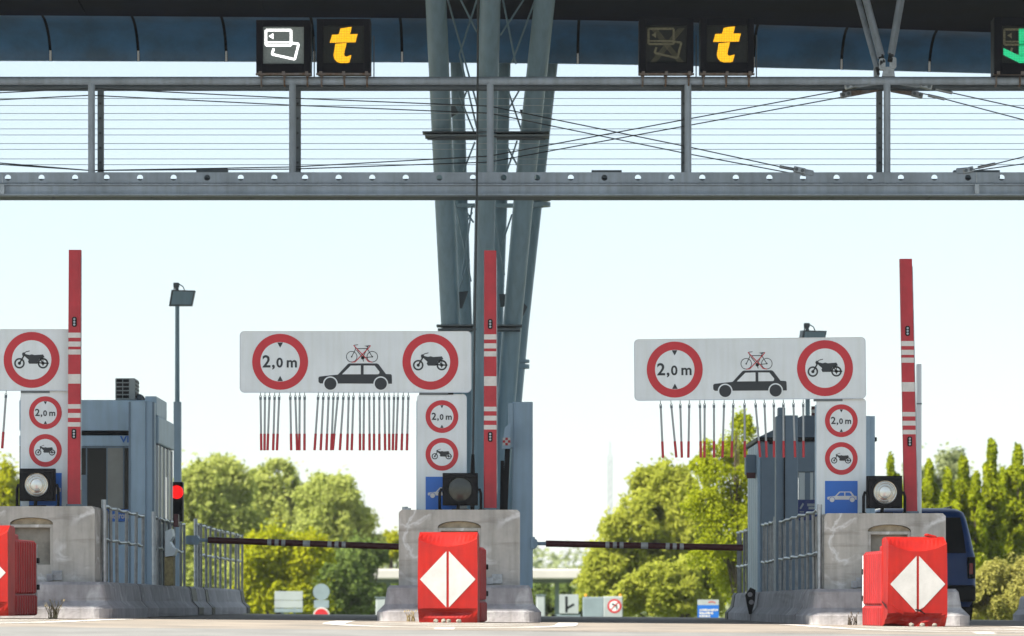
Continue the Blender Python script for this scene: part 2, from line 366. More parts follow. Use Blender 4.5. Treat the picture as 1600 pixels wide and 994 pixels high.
for a, b in zip(pxs[:-1], pxs[1:]):
    g = 2.2
    mb = MB(); rows = []
    for t in range(NT + 1):
        u = t / NT; rows.append([fas(a + g, u), fas(b - g, u)])
    vs = [p for r in rows for p in r]
    mb.add(vs, [[2 * t, 2 * t + 1, 2 * t + 3, 2 * t + 2] for t in range(NT)], 0, True)
    bl = [p + Vector((0, 0.35, 0.05)) for p in rows[0]]
    mb.add(rows[0] + bl, [[0, 1, 3, 2]])
    fp = mb.build('fascia_panel', 'fascia', can)
    sl = MB(); sv_ = [q + Vector((0, 0.03, 0)) for t in range(NT + 1) for q in (fas(a - g - 1, t / NT), fas(a + g + 1, t / NT))]
    sl.add(sv_, [[2 * t, 2 * t + 1, 2 * t + 3, 2 * t + 2] for t in range(NT)]); sl.build('seal', 'seal', fp)
    c = fas(a, 0.03); cl = MB(); cl.box(c.x - 0.014, c.x + 0.014, c.y - 0.03, c.y + 0.01, c.z - 0.02, c.z + 0.13); cl.build('edge_clip', 'white_clip', fp)
ribs = MB()
for k in range(-6, 8):
    x = PX(140 + k * 275, 52); ribs.bar((x, 50.9, 9.02), (x, 43, 9.36), 0.16, 0.12)
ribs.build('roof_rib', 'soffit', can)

# ------------------------------------------------------------------ tree-like column cluster carrying the canopy
colm = thing('branching_column', 'clustered grey steel column of leaning tubes rising behind the middle island', 'column', (PX(745, 51), 51, 0))
def tube_px(pts, r, name, m='column', parent=colm, n=20):
    mb = MB(); mb.tube([P(a, b, d) for a, b, d in pts], r, n); return mb.build(name, m, parent)
tube_px([(678.5, -45, 48.7), (681, 0, 48.9), (695, 310, 49.9), (704, 502, 50.5), (722, 966, 51)], [.15, .15, .148, .145, .14], 'leaning_tube')
tube_px([(767, -45, 48.4), (766, 0, 48.6), (759, 270, 49.6), (754, 502, 50.2), (748, 966, 50.8)], .148, 'leaning_tube')
tube_px([(856, -45, 48.7), (851, 0, 48.9), (820, 290, 49.9), (801, 502, 50.5), (764, 966, 51)], [.15, .15, .148, .14, .135], 'leaning_tube')
tube_px([(710, 20, 53.4), (714, 97, 53.2), (720, 310, 52.5), (727, 502, 52), (736, 966, 51.6)], .105, 'leaning_tube')
tube_px([(792, 20, 53.6), (788, 97, 53.4), (783, 310, 52.7), (776, 502, 52.2), (756, 966, 51.7)], .10, 'leaning_tube')
tube_px([(868, 20, 53.4), (860, 97, 53.2), (836, 310, 52.5), (814, 510, 52), (802, 640, 51.8), (776, 966, 51.6)], .12, 'leaning_tube')
pl = MB()
for y0, y1, xa, xb, d in ((205, 207, 660, 858, 49.2), (211, 213, 664, 858, 49.2), (507, 509.5, 682, 816, 50.1), (513, 516, 684, 813, 50.1)):
    pl.box(PX(xa, d), PX(xb, d), d, d + .3, PZ(y1, d), PZ(y0, d))
pl.box(PX(668, 49.5), PX(852, 49.5), 49.4, 49.45, PZ(217, 49.3), PZ(204, 49.3))
pl.box(PX(692, 50.4), PX(806, 50.4), 50.3, 50.35, PZ(516, 50.2), PZ(508, 50.2))
pl.build('collar_plate', 'steel_dark', colm)
pl = MB()
for y, d, px in ((319, 52.2, 850), (572, 51.9, 817)):
    pl.cyl(P(px - 4, y + 4, d), (0, 0, 1), 0.14, 0.06, 20); pl.cyl(P(px - 4, y - 5, d), (0, 0, 1), 0.14, 0.045, 20)
pl.box(PX(690, 52.2), PX(848, 52.2), 52.1, 52.2, PZ(325, 52.2), PZ(319, 52.2)); pl.build('rear_collar', 'column', colm)
rod_l = [((700, 0), (747, 170)), ((720, 0), (745, 50)), ((745, 0), (718, 85)), ((718, 85), (745, 200)), ((786, 0), (806, 100)), ((818, 0), (782, 55)), ((836, 0), (800, 98)),
         ((718, 150), (742, 210)), ((730, 140), (715, 180)), ((795, 145), (815, 205)), ((812, 140), (795, 170)), ((742, 222), (724, 268)), ((790, 225), (808, 258)), ((808, 220), (792, 268)),
         ((712, 320), (736, 440)), ((738, 320), (722, 430)), ((733, 405), (715, 460)), ((800, 335), (780, 395)), ((772, 330), (788, 430)), ((738, 332), (730, 345)), ((728, 330), (740, 348))]
for a, b in rod_l:
    mb = MB(); q_ = 49.35 if a[1] < 100 else 50.9; mb.tube([P(*a, q_), P(*b, q_)], 0.014, 6); mb.build('tie_rod', 'column', colm)
gs = MB()
for pts in ([(708, 458), (732, 455), (722, 482), (708, 482)], [(780, 460), (798, 460), (795, 478), (782, 480)], [(812, 172), (822, 172), (822, 200), (816, 186)], [(696, 168), (710, 164), (716, 176), (697, 190)], [(815, 470), (824, 480), (817, 495), (814, 492)]):
    gs.extrude([(PX(a, 50.6), PZ(b, 50.6)) for a, b in pts], 50.55, 50.62)
gs.build('gusset', 'steel_dark', colm)

# ------------------------------------------------------------------ cable hanging in front of the column
mb = MB(); d = 44.5
mb.tube([P(747, -60, d), P(746.5, 100, d), P(745, 310, d), P(742, 500, d), P(739, 712, d)], 0.0135, 8)
hc = thing('hanging_cable', 'thin dark vertical cable running down in front of the clustered column', 'cable', (PX(739, d), d, 0))
mb.build('cable', 'cable', hc)
mb = MB(); mb.tube([P(739, 710, d), P(738.5, 735, d), P(738, 812, d), P(737.5, 966, d)], [0.02, 0.03, 0.028, 0.028], 10); mb.build('sleeve', 'black', hc)

# ------------------------------------------------------------------ gantry
GF, GB = 45.0, 45.9
gan = thing('gantry', 'long grey steel walkway gantry with posts and crossed cables spanning the lanes', 'gantry', (0, GF, 5.5))
xa, xb = PX(-420, GF), PX(2040, GF)
def pipe(z, d, r, name, m='steel', a=xa, b=xb):
    mb = MB(); mb.tube([(a, d, z), (b, d, z)], r, 16); return mb.build(name, m, gan)
ZF = PZ(126.5, GF)
pipe(ZF, GF, 0.055, 'top_chord'); pipe(PZ(137.5, GB), GB, 0.042, 'top_chord', 'steel_dark')
for px in (-168, 143, 457, 766, 1075, 1386, 1696):
    x = PX(px, GF); mb = MB(); mb.tube([(x, GF, PZ(285, GF)), (x, GF, ZF)], 0.045, 16); mb.build('post', 'steel', gan)
    xk = PX(800 + (px - 800) * 0.981 + (2 if px < 700 else -1), GB)
    mb = MB(); mb.box(xk - .038, xk + .038, GB - .05, GB + .05, PZ(288, GB), PZ(137, GB))
    for k in range(5):
        z = PZ(163 + 23 * k, GB); mb.cyl((xk, GB - .062, z), (0, 1, 0), .017, .02, 8, 1)
    mb.build('post', ['steel_dark', 'cable'], gan)
# perforated edge plate
zt, zb = PZ(270, GF), PZ(287, GF); hz = PZ(278.5, GF); hr = 0.040
holes = []
for p0, p1 in zip((-478, -168, 143, 453, 763, 1073, 1383, 1693), (-168, 143, 453, 763, 1073, 1383, 1693, 2003)):
    for k in range(6): holes.append(PX(p0 + 24 + 52.4 * k, GF))
mb = MB(); edges = [holes[0] - .3] + [(a + b) / 2 for a, b in zip(holes[:-1], holes[1:])] + [holes[-1] + .3]
for hx, x0, x1 in zip(holes, edges[:-1], edges[1:]):
    angs = sorted([2 * math.pi * k / 16 for k in range(16)] + [math.atan2(cz - hz, cx - hx) % (2 * math.pi) for cx in (x0, x1) for cz in (zb, zt)])
    inn, outr = [], []
    for a in angs:
        ca, sa = math.cos(a), math.sin(a)
        t = min(((x1 - hx) / ca if ca > 1e-9 else (x0 - hx) / ca if ca < -1e-9 else 1e9), ((zt - hz) / sa if sa > 1e-9 else (zb - hz) / sa if sa < -1e-9 else 1e9))
        inn.append((hx + hr * ca, hz + hr * sa)); outr.append((hx + t * ca, hz + t * sa))
    q = len(angs); y0, y1 = GF - .05, GF - .042
    V = [(x, y0, z) for x, z in inn] + [(x, y0, z) for x, z in outr] + [(x, y1, z) for x, z in inn] + [(x, y1, z) for x, z in outr]
    fs = []
    for k in range(q):
        l = (k + 1) % q
        fs += [[k, l, q + l, q + k], [2 * q + k, 3 * q + k, 3 * q + l, 2 * q + l], [k, 2 * q + k, 2 * q + l, l]]
    mb.add(V, fs)
mb.box(xa, xb, GF - .042, GF + .06, zt - .012, zt - .001)
mb.build('perforated_plate', 'steel', gan)
mb = MB()
mb.box(xa, xb, GF - .085, GF + .06, PZ(290.5, GF), PZ(288, GF)); mb.box(xa, xb, GF - .03, GF - .015, PZ(304, GF), PZ(290.5, GF)); mb.box(xa, xb, GF - .085, GF + .06, PZ(306.5, GF), PZ(304, GF))
mb.build('floor_beam', 'steel', gan)
mb = MB(); mb.box(xa, xb, GF - .07, GF - .01, PZ(288, GF) + .0005, PZ(287, GF) - .0005); mb.build('shadow_line_strip', 'seal', gan)  # black strip added as a painted shadow line at the beam flange
mb = MB(); zz = PZ(279.5, GB)
mb.box(xa, xb, GB, GB + .02, PZ(300, GB), zz); mb.box(xa, xb, GB - .05, GB + .05, PZ(312.5, GB), PZ(309.5, GB)); mb.build('rear_beam', 'steel_dark', gan)
mb = MB(); mb.box(xa, xb, GF + .06, GB - .05, 5.608, 5.632)
for px in range(-400, 2000, 155): mb.box(PX(px, GF), PX(px, GF) + .08, GF + .07, GB - .12, 5.596, 5.606)
mb.build('walkway_deck', 'steel_dark', gan)
for px in (5, 1525):
    x = PX(px, GF); mb = MB(); mb.box(x - .03, x + .03, GF - .1, GF - .052, PZ(304, GF), PZ(289, GF)); mb.box(x - .008, x + .008, GF - .06, GF - .05, PZ(287, GF), PZ(270.5, GF)); mb.build('splice_plate', 'galv', gan)
for a, b in ((308, 357), (924, 971), (1488, 1560)):
    mb = MB(); mb.box(PX(a, GB), PX(b, GB), GB - .15, GB - .02, PZ(281, GB), PZ(265 + (3 if a > 900 else 0), GB), 0, .005); mb.build('deck_box', 'steel_dark', gan)
wires = MB()
for k, y in enumerate((153.5, 164.5, 177, 187, 201, 210.5, 224, 233, 248, 257)):
    mb = MB(); mb.tube([(xa, GB + .03, PZ(y, GB)), (xb, GB + .03, PZ(y, GB))], .0042, 6); mb.build('guard_wire', 'wire', gan)
def cab(pts, d, r=0.0075): mb = MB(); mb.tube([P(a, b, d) for a, b in pts], r, 6); mb.build('bracing_cable', 'cable', gan)
for d, o in ((GF + .12, 0), (GB - .1, 11)):
    cab([(-460, 270 - o * .2), (-168, 252 - o), (0, 257 + (o - 11) * .2), (141, 266.5), (457, 261 + o * .3), (765, 244 + o * .85), (1386, 128 + o)], d)
    cab([(-460, 128), (-168, 170), (0, 145 + o), (141, 138 + o), (457, 153.5 + o), (765, 166 + o), (1075, 229.5 + o), (1262, 270 + o * .5)], d)
    cab([(1386, 124 + o), (1450, 137 + o), (1600, 170 + o * 1.6), (2006, 262)], d); cab([(1500, 270), (1600, 245 + o), (2006, 128 + o)], d)
def gus(pts, d, name, m): mb = MB(); mb.extrude([(PX(a, d), PZ(b, d)) for a, b in pts], d - .012, d + .012); return mb.build(name, m, gan)
gus([(1327, 129), (1384, 128), (1384, 131), (1340, 137), (1327, 137)], GF + .08, 'cable_gusset', 'steel')
gus([(1394, 129), (1446, 129), (1446, 136), (1432, 137), (1394, 131)], GF + .08, 'cable_gusset', 'steel')
gus([(1316, 142), (1372, 141), (1372, 143), (1330, 151), (1316, 152)], GB - .1, 'cable_gusset', 'rust')
gus([(1392, 142), (1435, 143), (1435, 151), (1425, 150), (1392, 144)], GB - .1, 'cable_gusset', 'rust')
def fork(a, b, d):
    A, B = P(*a, d), P(*b, d); mb = MB(); mb.bar(A, B, .05, .075, 0, .008)
    for t in (.25, .75): c = A.lerp(B, t); mb.cyl((c.x, d - .045, c.z), (0, 1, 0), .022, .09, 10, 1)
    mb.build('fork_end', ['galv', 'steel_dark'], gan)
fork((1320, 136), (1338, 132), GF + .05); fork((1438, 132), (1456, 137), GF + .05); fork((1240, 264), (1258, 268), GF - .07); fork((1505, 268), (1521, 264), GF - .07); fork((1313, 150), (1330, 146), GB - .13); fork((1424, 146), (1442, 150), GB - .13)
for a, b in (((1462, 139.6), (1488, 145.4)), ((1450, 149), (1476, 155)), ((1528, 262), (1555, 256)), ((1218, 260.5), (1240, 264.5))):
    mb = MB(); mb.tube([P(*a, GF + .09), P(*b, GF + .09)], .02, 8); mb.build('turnbuckle', 'galv', gan)
for px, s in ((1258, 1), (1500, -1)):
    mb = MB(); mb.bar(P(px - 6, 267.5, GF - .065), P(px + 13, 271, GF - .065) if s > 0 else P(px + 12, 266, GF - .065), .02, .075, 0, .009); mb.build('anchor_lug', 'steel', gan)
# struts up to the canopy
for base, xs_ in ((1385, ((1370, 106, 1312, -105, 46.5), (1375, 90, 1325, -105, 46.2), (1378, 86, 1352, -10, 45.4), (1391, 84, 1409, -20, 45.4), (1394, 86, 1428, -105, 46.4))), ):
    for (a, b, c, e, d) in xs_:
        A = P(a, b, GF); T = P(c, e, d)
        D = (T - A).normalized(); T = A + D * ((9.35 - A.z) / D.z)
        mb = MB(); mb.tube([A, T], .036, 12); st = mb.build('canopy_strut', 'steel', gan)
        mb = MB(); mb.tube([A - D * .12, A + D * .1], .02, 8); mb.build('strut_pin', 'cable', st)
mb = MB()
for a, b in ((1373, 92), (1390, 90)):
    mb.extrude(rrect(PX(a, GF), PX(a + 10, GF), PZ(b + 18, GF), PZ(b, GF), .03), GF - .05, GF + .02); mb.cyl((PX(a + 5, GF), GF - .075, PZ(b + 11, GF)), (0, 1, 0), .018, .1, 10)
mb.extrude([(PX(1378, GF), PZ(120, GF)), (PX(1381, GF), PZ(105, GF)), (PX(1396, GF), PZ(105, GF)), (PX(1398, GF), PZ(120, GF))], GF - .03, GF + .03)
mb.extrude(rrect(PX(1366, GF), PX(1375, GF), PZ(120, GF), PZ(102, GF), .03), GF + .05, GF + .1)
mb.build('strut_lug', 'galv', gan)

# ------------------------------------------------------------------ diode lane signs on the gantry
S31 = 1 / 3.105 / (F / 44.8)
def led_sign(cx, cy, wd, ht, face, symbols, label, low=116):
    d = 44.75; sc = d / F; x, z = PX(cx, d), PZ(cy, d)
    t = thing('lane_signal', label, 'signal sign', (x, d, PZ(low, d)), 'diode lane signs on the gantry')
    hw, hh = wd / 2 * sc, ht / 2 * sc
    mb = MB(); iw, ih = 32 * sc, 29 * sc; oz = 2 * sc
    mb.box(x - hw, x + hw, d + .03, d + .32, z - hh, z + hh, 0, .012)
    for q in ((x - hw, x - iw, z - hh, z + hh), (x + iw, x + hw, z - hh, z + hh)): mb.box(q[0], q[1], d - .03, d + .027, q[2], q[3], 0, .004)
    mb.box(x - iw, x + iw, d - .03, d + .027, z + ih + oz, z + hh, 0, .004); mb.box(x - iw, x + iw, d - .03, d + .027, z - hh, z - ih + oz, 0, .004)
    case = mb.build('housing', 'led_case', t)
    mb = MB(); mb.box(x - iw, x + iw, d + .01, d + .026, z - ih + oz, z + ih + oz); mb.build('display_panel', face, t)
    for nm, m, fn in symbols:
        mb = MB(); fn(Draw(mb, 0, 0, sc, x, z, d + .008)); mb.build(nm, m, t)
    mb = MB()
    for s in (-.85, 0, .85):
        u = x + s * hw; mb.box(u - .02, u + .02, d - .04, d + .3, PZ(117, d) - .0, PZ(114.5, d) + .02); 
        mb.tube([(u, GF - .075, ZF + .09), (u, GF - .08, ZF - .06), (u, GF, ZF - .075), (u, GF + .08, ZF - .05), (u, GF + .075, ZF + .09)], .013, 6)
    mb.box(x - hw * 1.02, x + hw * 1.02, d - .02, d + .02, PZ(117.5, d), PZ(114.5, d)); mb.build('bracket', 'rust', t)
    mb = MB()
    u = x + hw + .04; mb.tube([(u, d + .1, z - hh - .05), (u, d + .1, z + .15)], .008, 6); mb.build('conduit', 'steel_dark', t)
    return t
def cvt(pts, cx, cy, ox=380, oy=0): return [(ox + a / 3.105 - cx, oy + b / 3.105 - cy) for a, b in pts]
def tsym(D):
    cx, cy = 537, 72
    D.poly(cvt([(472, 138), (527, 130), (518, 166), (555, 165), (545, 205), (420, 207), (431, 168), (463, 167)], cx, cy), 0)
    D.poly(cvt([(447, 213), (502, 208), (489, 262), (492, 272), (503, 274), (525, 267), (516, 302), (498, 307), (478, 308), (456, 301), (442, 286), (438, 268)], cx, cy), 0)
def card(D):
    cx, cy = 443, 73
    D.line(cvt([(110, 146), (232, 146), (232, 220), (110, 220), (110, 146)], cx, cy), 3.4, 0)
    D.line(cvt([(110, 205), (232, 205)], cx, cy), 2.6, 0)
    D.poly(cvt([(124, 175), (146, 161), (146, 190)], cx, cy), 0)
    D.line(cvt([(236, 209), (269, 213), (250, 288), (139, 263), (148, 235)], cx, cy), 3.4, 0)
def crossX(D):
    for a, b in (((-20, -27), (24, 28)), ((24, -27), (-22, 28))):
        for k in (-4, -1.3, 1.3, 4): D.line([(a[0] + k, a[1]), (b[0] + k, b[1])], .7, 0, 2)
def arrow(D):
    D.poly([(-5, -27), (5, -27), (5, 24), (-5, 24)], 0)
    D.poly([(-29, 3), (-29, 14), (0, 28.5), (29, 14), (29, 3), (0, 17)], 0, 2)
led_sign(443, 73, 85, 82, 'led_face_glow_tone', [('card_symbol', 'led_white', card)], 'black diode sign lit with a white bank card symbol')
led_sign(537, 72, 84, 84, 'led_face', [('letter_symbol', 'led_orange', tsym)], 'black sign with orange letter t beside the lit white card sign')
led_sign(1041, 71, 85, 84, 'led_face', [('card_symbol', 'led_off', card), ('cross_symbol', 'led_off', crossX)], 'black diode sign switched off showing a faint card and cross')
led_sign(1136, 71, 84, 84, 'led_face', [('letter_symbol', 'led_orange', tsym)], 'black sign with orange letter t beside the unlit card sign')
led_sign(1597, 72, 88, 90, 'led_face', [('card_symbol', 'led_off', card), ('arrow_symbol', 'led_green', arrow)], 'black diode sign with green downward arrow at the right edge')

# ------------------------------------------------------------------ islands
ISL = [(-5.56, 'left'), (-0.612, 'middle'), (4.34, 'right')]
PROF = [(.95, 0), (.95, .11), (.865, .20), (.835, .385), (.805, .42)]
def level(x0, hw, y0, y1, z, r=.14, n=5):
    return [Vector((p[0], p[1], z)) for p in rrect(x0 - hw, x0 + hw, y0, y1, r, n)]
def nose(cx, y0, y1, label):
    g = cross(cx); mb = MB(); rings = []
    for hw, z in PROF: rings.append(level(cx, hw, y0 + (.95 - hw) * 1.3, y1, z + g - (.02 if z == 0 else 0), .16 if z > .15 else .2))
    mb.loft(rings, 0, True, False)
    o = mb.build('island_nose', 'jersey', None, (cx, y0, g)); tag(o, label, 'kerb block', 'concrete nose blocks'); return o
def jersey(cx, y0, y1, label, bands=(), sides=1.0):
    g = cross(cx); t = thing('jersey_barrier', label, 'concrete barrier', (cx, (y0 + y1) / 2, g), 'low concrete barriers along the islands')
    prof = [(cx + a, b + g) for a, b in PROF] + [(cx - a, b + g) for a, b in PROF[::-1]]
    mb = MB(); mb.extrude(prof, y0, y1); mb.build('barrier_body', 'jersey', t)
    for b0, b1 in bands:
        pr = [(cx + a * 1.012, b + g + .004) for a, b in PROF] + [(cx - a * 1.012, b + g + .004) for a, b in PROF[::-1]]
        mb = MB(); mb.extrude(pr, b0, b1); mb.build('black_band', 'black', t)
    return t
nose(ISL[0][0], 39.45, 43.6, 'grey concrete nose block under the leftmost boom')
nose(ISL[1][0], 39.45, 43.6, 'grey concrete nose block behind the upright middle red barrier')
nose(ISL[2][0], 39.45, 41.2, 'grey concrete nose block behind the damaged red barrier')
jersey(ISL[0][0], 43.65, 50.2, 'low concrete barrier under the railing beside the left booth')
jersey(ISL[0][0], 50.3, 53.2, 'low concrete barrier with black bands below the barrier arm pivot', [(50.4, 51.2), (52.7, 53.1)])
jersey(ISL[0][0], 53.3, 60.2, 'last low concrete barrier with a black end on the left island', [(59.6, 60.25)])
jersey(ISL[1][0], 43.65, 56, 'concrete barrier running back from the middle nose block')
jersey(ISL[2][0], 41.25, 48.6, 'low concrete barrier under the long railing of the right island')
jersey(ISL[2][0], 48.85, 54.4, 'far concrete barrier with a black end on the right island', [(53.8, 54.45)])
mb = MB()
x = PX(1168, 48.7)
t = thing('barrier_connector', 'black perforated link between the two barriers of the right island', 'connector', (ISL[2][0] - .95, 48.7, 0))
mb.extrude([(PX(1163, 48.7), PZ(930, 48.7)), (PX(1171, 48.7), PZ(918, 48.7)), (PX(1179, 48.7), PZ(922, 48.7)), (PX(1178, 48.7), PZ(938, 48.7)), (PX(1173, 48.7), PZ(960, 48.7)), (PX(1169, 48.7), PZ(960, 48.7)), (PX(1165, 48.7), PZ(942, 48.7))], 48.5, 48.55)
mb.build('link_plate', 'black', t)
mb = MB()
for a, b in ((1172, 929), (1174, 941)): mb.cyl(P(a, b, 48.49), (0, 1, 0), .035, .02, 12)
mb.build('hole_rim', 'jersey', t)
t = jersey(9.42, 53.0, 58, 'dark ended concrete barrier at the right picture edge', [(52.9, 53.4)])

def block(cx, dz, label, nx, brk):
    """massive concrete block with a framed niche under an arched hollow, front at 39.9"""
    g = cross(cx) ; x0, x1 = cx - .705, cx + .705; y0, y1 = 39.9, 41.3; z0, z1 = .42 + g, 1.30 + g
    t = thing('concrete_block', label, 'concrete block', (cx, 40.6, z0), 'concrete blocks on the islands')
    n0, n1, nz0, nz1 = cx + nx - .25, cx + nx + .25, .62 + g, 1.10 + g
    mb = MB()
    # body with a true recess: back slab plus front frame
    mb.box(x0, x1, y0 + .14, y1, z0, z1, 0, .03)
    arch = [(n1, nz1)] + [(cx + nx + .25 * math.cos(R(a)), nz1 + .07 * math.sin(R(a))) for a in range(0, 181, 15)] + [(n0, nz1)]
    c = .035
    outer = [(x1, z0), (x1, z1 - c), (x1 - c, z1), (x0 + c, z1), (x0, z1 - c), (x0, z0)]
    loop = outer + [(n0, z0)] + [(n0, nz0)] + [(n0, nz1)] + [(cx + nx - .25 * math.cos(R(a)), nz1 + .07 * math.sin(R(a))) for a in range(10, 171, 10)] + [(n1, nz1), (n1, nz0), (n1, z0)]
    mb.extrude(loop, y0, y0 + .15); mb.extrude([(n0 + .001, z0), (n1 - .001, z0), (n1 - .001, nz0), (n0 + .001, nz0)], y0 + .004, y0 + .15)
    mb.build('block_body', 'concrete', t)
    mb = MB(); a0 = nz1 - .012
    pts = [(cx + nx + .248 * math.cos(R(a)), a0 + .078 * math.sin(R(a))) for a in range(0, 181, 12)]
    mb.extrude(pts, y0 + .05, y0 + .14); mb.build('arched_hollow', 'arch', t)
    mb = MB(); w_ = .035
    for q in ((n0, n0 + w_, nz0, a0), (n1 - w_, n1, nz0, a0), (n0 + w_, n1 - w_, a0 - w_, a0)): mb.box(q[0], q[1], y0 + .02, y0 + .14, q[2], q[3], 0, .004)
    fr_ = mb.build('niche_frame', 'concrete', t)
    mb = MB(); mb.box(n0 + w_, n1 - w_, y0 + .10, y0 + .138, nz0, a0 - w_); mb.build('niche_cover', 'niche', fr_)
    bx = cx + brk
    mb = MB(); mb.box(bx - .06, bx + .06, y0 - .02, y0 - .002, z0 + .02, z0 + .13, 0, .004); mb.box(bx - .12, bx - .05, y0 - .05, y0 - .022, z0 + .01, z0 + .09, 0, .006)
    for q in (-.03, .03): mb.cyl((bx + q, y0 - .035, z0 + .09), (0, 1, 0), .018, .03, 8)
    mb.build('anchor_bracket', 'galv', t)
    return t
block(ISL[0][0], 0, 'stained concrete block under the leftmost spotlight', -.03, .27)
block(ISL[1][0], 0, 'cracked concrete block behind the upright middle red barrier', .0, .44)
block(ISL[2][0], 0, 'concrete block with framed niche behind the damaged red barrier', .05, -.28)
# lifting pin on the middle block
mb = MB(); mb.tube([P(633, 800, 40.3), P(633, 792, 40.3)], .035, 10); mb.tube([P(638, 800, 40.2), P(638, 794, 40.2)], .03, 10)
tag(mb.build('lifting_pin', 'galv', None, P(635, 800, 40.3)), 'small metal lifting pin on the left corner of the middle block', 'pin')

# ------------------------------------------------------------------ red barriers with white diamond
def red_barrier(cx, label, rz, dz=0.0, damaged=False):
    y0 = 0; hw = .325; H = .985
    t = thing('crash_barrier', label, 'barrier', (0, 0, 0), 'red plastic barriers at the island noses')
    mb = MB(); N = 14
    rows = []
    def row(fn): rows.append([fn(-1 + 2 * i / N) for i in range(N + 1)])
    k = 1.0
    row(lambda u: (u * hw * .97, .07 - .03 * (1 - u * u), 0.0))
    row(lambda u: (u * hw * .985, .05 - .02 * (1 - u * u), .05))
    row(lambda u: (u * hw * .99, .012 + .05 * (1 - u * u), .11))
    row(lambda u: (u * hw, .004 + .03 * (1 - u * u), .14))
    row(lambda u: (u * hw, .0, .155))
    row(lambda u: (u * hw, .0, .6))
    row(lambda u: (u * hw * .985, 0.004, H - .075 - .085 * (1 - u * u)))
    row(lambda u: (u * hw * .98, .012, H - .068 - .085 * (1 - u * u)))
    row(lambda u: (u * hw * .975, .13, H - .012))
    row(lambda u: (u * hw * .965, .16, H))
    row(lambda u: (u * hw * .965, .36, H - .005))
    row(lambda u: (u * hw * .99, .38, H - .03))
    row(lambda u: (u * hw * 1.0, .38, 0.0))
    if damaged:
        for r_i in range(5):
            for i in range(N + 1):
                x, y, z = rows[r_i][i]; u = -1 + 2 * i / N
                rows[r_i][i] = (x, y + .17 * max(0, -u + .15) * (1 - r_i / 4.5) + .012 * (r_i < 4) * math.sin(9 * u + r_i), z + (.045 * max(0, -u) if r_i < 2 else 0) + .012 * (r_i < 4) * math.sin(7 * u))
    vs = [p for r in rows for p in r]; m_ = N + 1
    mb.add(vs, [[j * m_ + i, j * m_ + i + 1, (j + 1) * m_ + i + 1, (j + 1) * m_ + i] for j in range(len(rows) - 1) for i in range(N)], 0, False)
    for i, o in ((0, 0), (N, 1)):
        mb.add([r[i] for r in rows], [list(range(len(rows)))])
    mb.build('front_head', 'plastic', t)
    mb = MB(); bw = .315; L = 1.5
    mb.box(-bw, bw, .36, L, .24, .84, 0, .025); mb.box(-bw - .012, bw + .012, .37, L + .02, 0, .235, 0, .02)
    mb.box(-bw * .8, bw * .8, .38, .9, .83, .90, 0, .02)
    nr = 9
    for s in (-1, 1):
        for k in range(nr):
            y = .44 + k * (L - .5) / (nr - 1); mb.box(s * bw - .016, s * bw + .016, y - .032, y + .032, .25, .82, 0, .012, 1)
            mb.box(s * (bw + .012) - .014, s * (bw + .012) + .014, y - .032, y + .032, .01, .22, 0, .01, 1)
    mb.build('ribbed_body', 'plastic_old', t)
    for s in (-1, 1):
        mb = MB(); mb.box(s * bw - .01, s * bw + .01, L - .005, L + .05, .02, .80, 0, .004); st = mb.build('end_strap', 'white_clip' if damaged else 'galv', t)
        mb = MB()
        for z in (.62, .32): mb.box(s * bw - .02, s * bw + .035, L + .0, L + .06, z - .03, z + .03, 0, .006)
        mb.build('latch', 'black', st)
    mb = MB(); z0, a, b, g = .47, .302, .305, .0135
    for s in (-1, 1): mb.add([(s * g, -.004, z0 + b), (s * a, -.004, z0), (s * g, -.004, z0 - b)], [[0, 1, 2]])
    mb.build('diamond_marking', ['diamond_white', 'plastic_old'], t)
    if damaged:
        mb = MB(); mb.box(.12, .24, .14, .26, H - .005, H + .025, 0, .01, 2, Matrix.Rotation(R(14), 3, 'Y')); mb.build('bent_cap', 'plastic', t)
        mb = MB(); mb.add([(-.33, -.02, .27), (-.28, -.02, .25), (-.16, -.045, .17), (-.05, -.05, .16), (.06, -.03, .22), (.05, -.015, .20), (-.05, -.03, .13), (-.17, -.03, .14)], [[0, 1, 2, 7], [2, 3, 6, 7], [3, 4, 5, 6]])
        mb.build('torn_flap', 'plastic', t)
        mb = MB(); mb.add([(-.338, .34, .30), (-.338, .04, .245), (-.338, .02, .20), (-.338, .30, .275)], [[0, 1, 2, 3]]); mb.add([(-.04, -.055, .20), (.02, -.05, .195), (.075, -.03, .15), (.08, -.03, .135), (.015, -.05, .172), (-.04, -.055, .188)], [[0, 1, 4, 5], [1, 2, 3, 4]])
        mb.build('tear', 'black', t)
    t.location = (cx, 37.2, gz(cx, 37.3) + dz); t.rotation_euler = (0, 0, R(rz))
    return t
D0 = 37.2
red_barrier(PX(-34, D0), 'faded red plastic barrier cut by the left picture edge', -4, .03)
red_barrier(PX(699.5, D0), 'upright intact red barrier with white split diamond, before the middle block', -3)
red_barrier(PX(1434, D0), 'battered red barrier with torn lower corner and white diamond', 4.5, -.01, True)

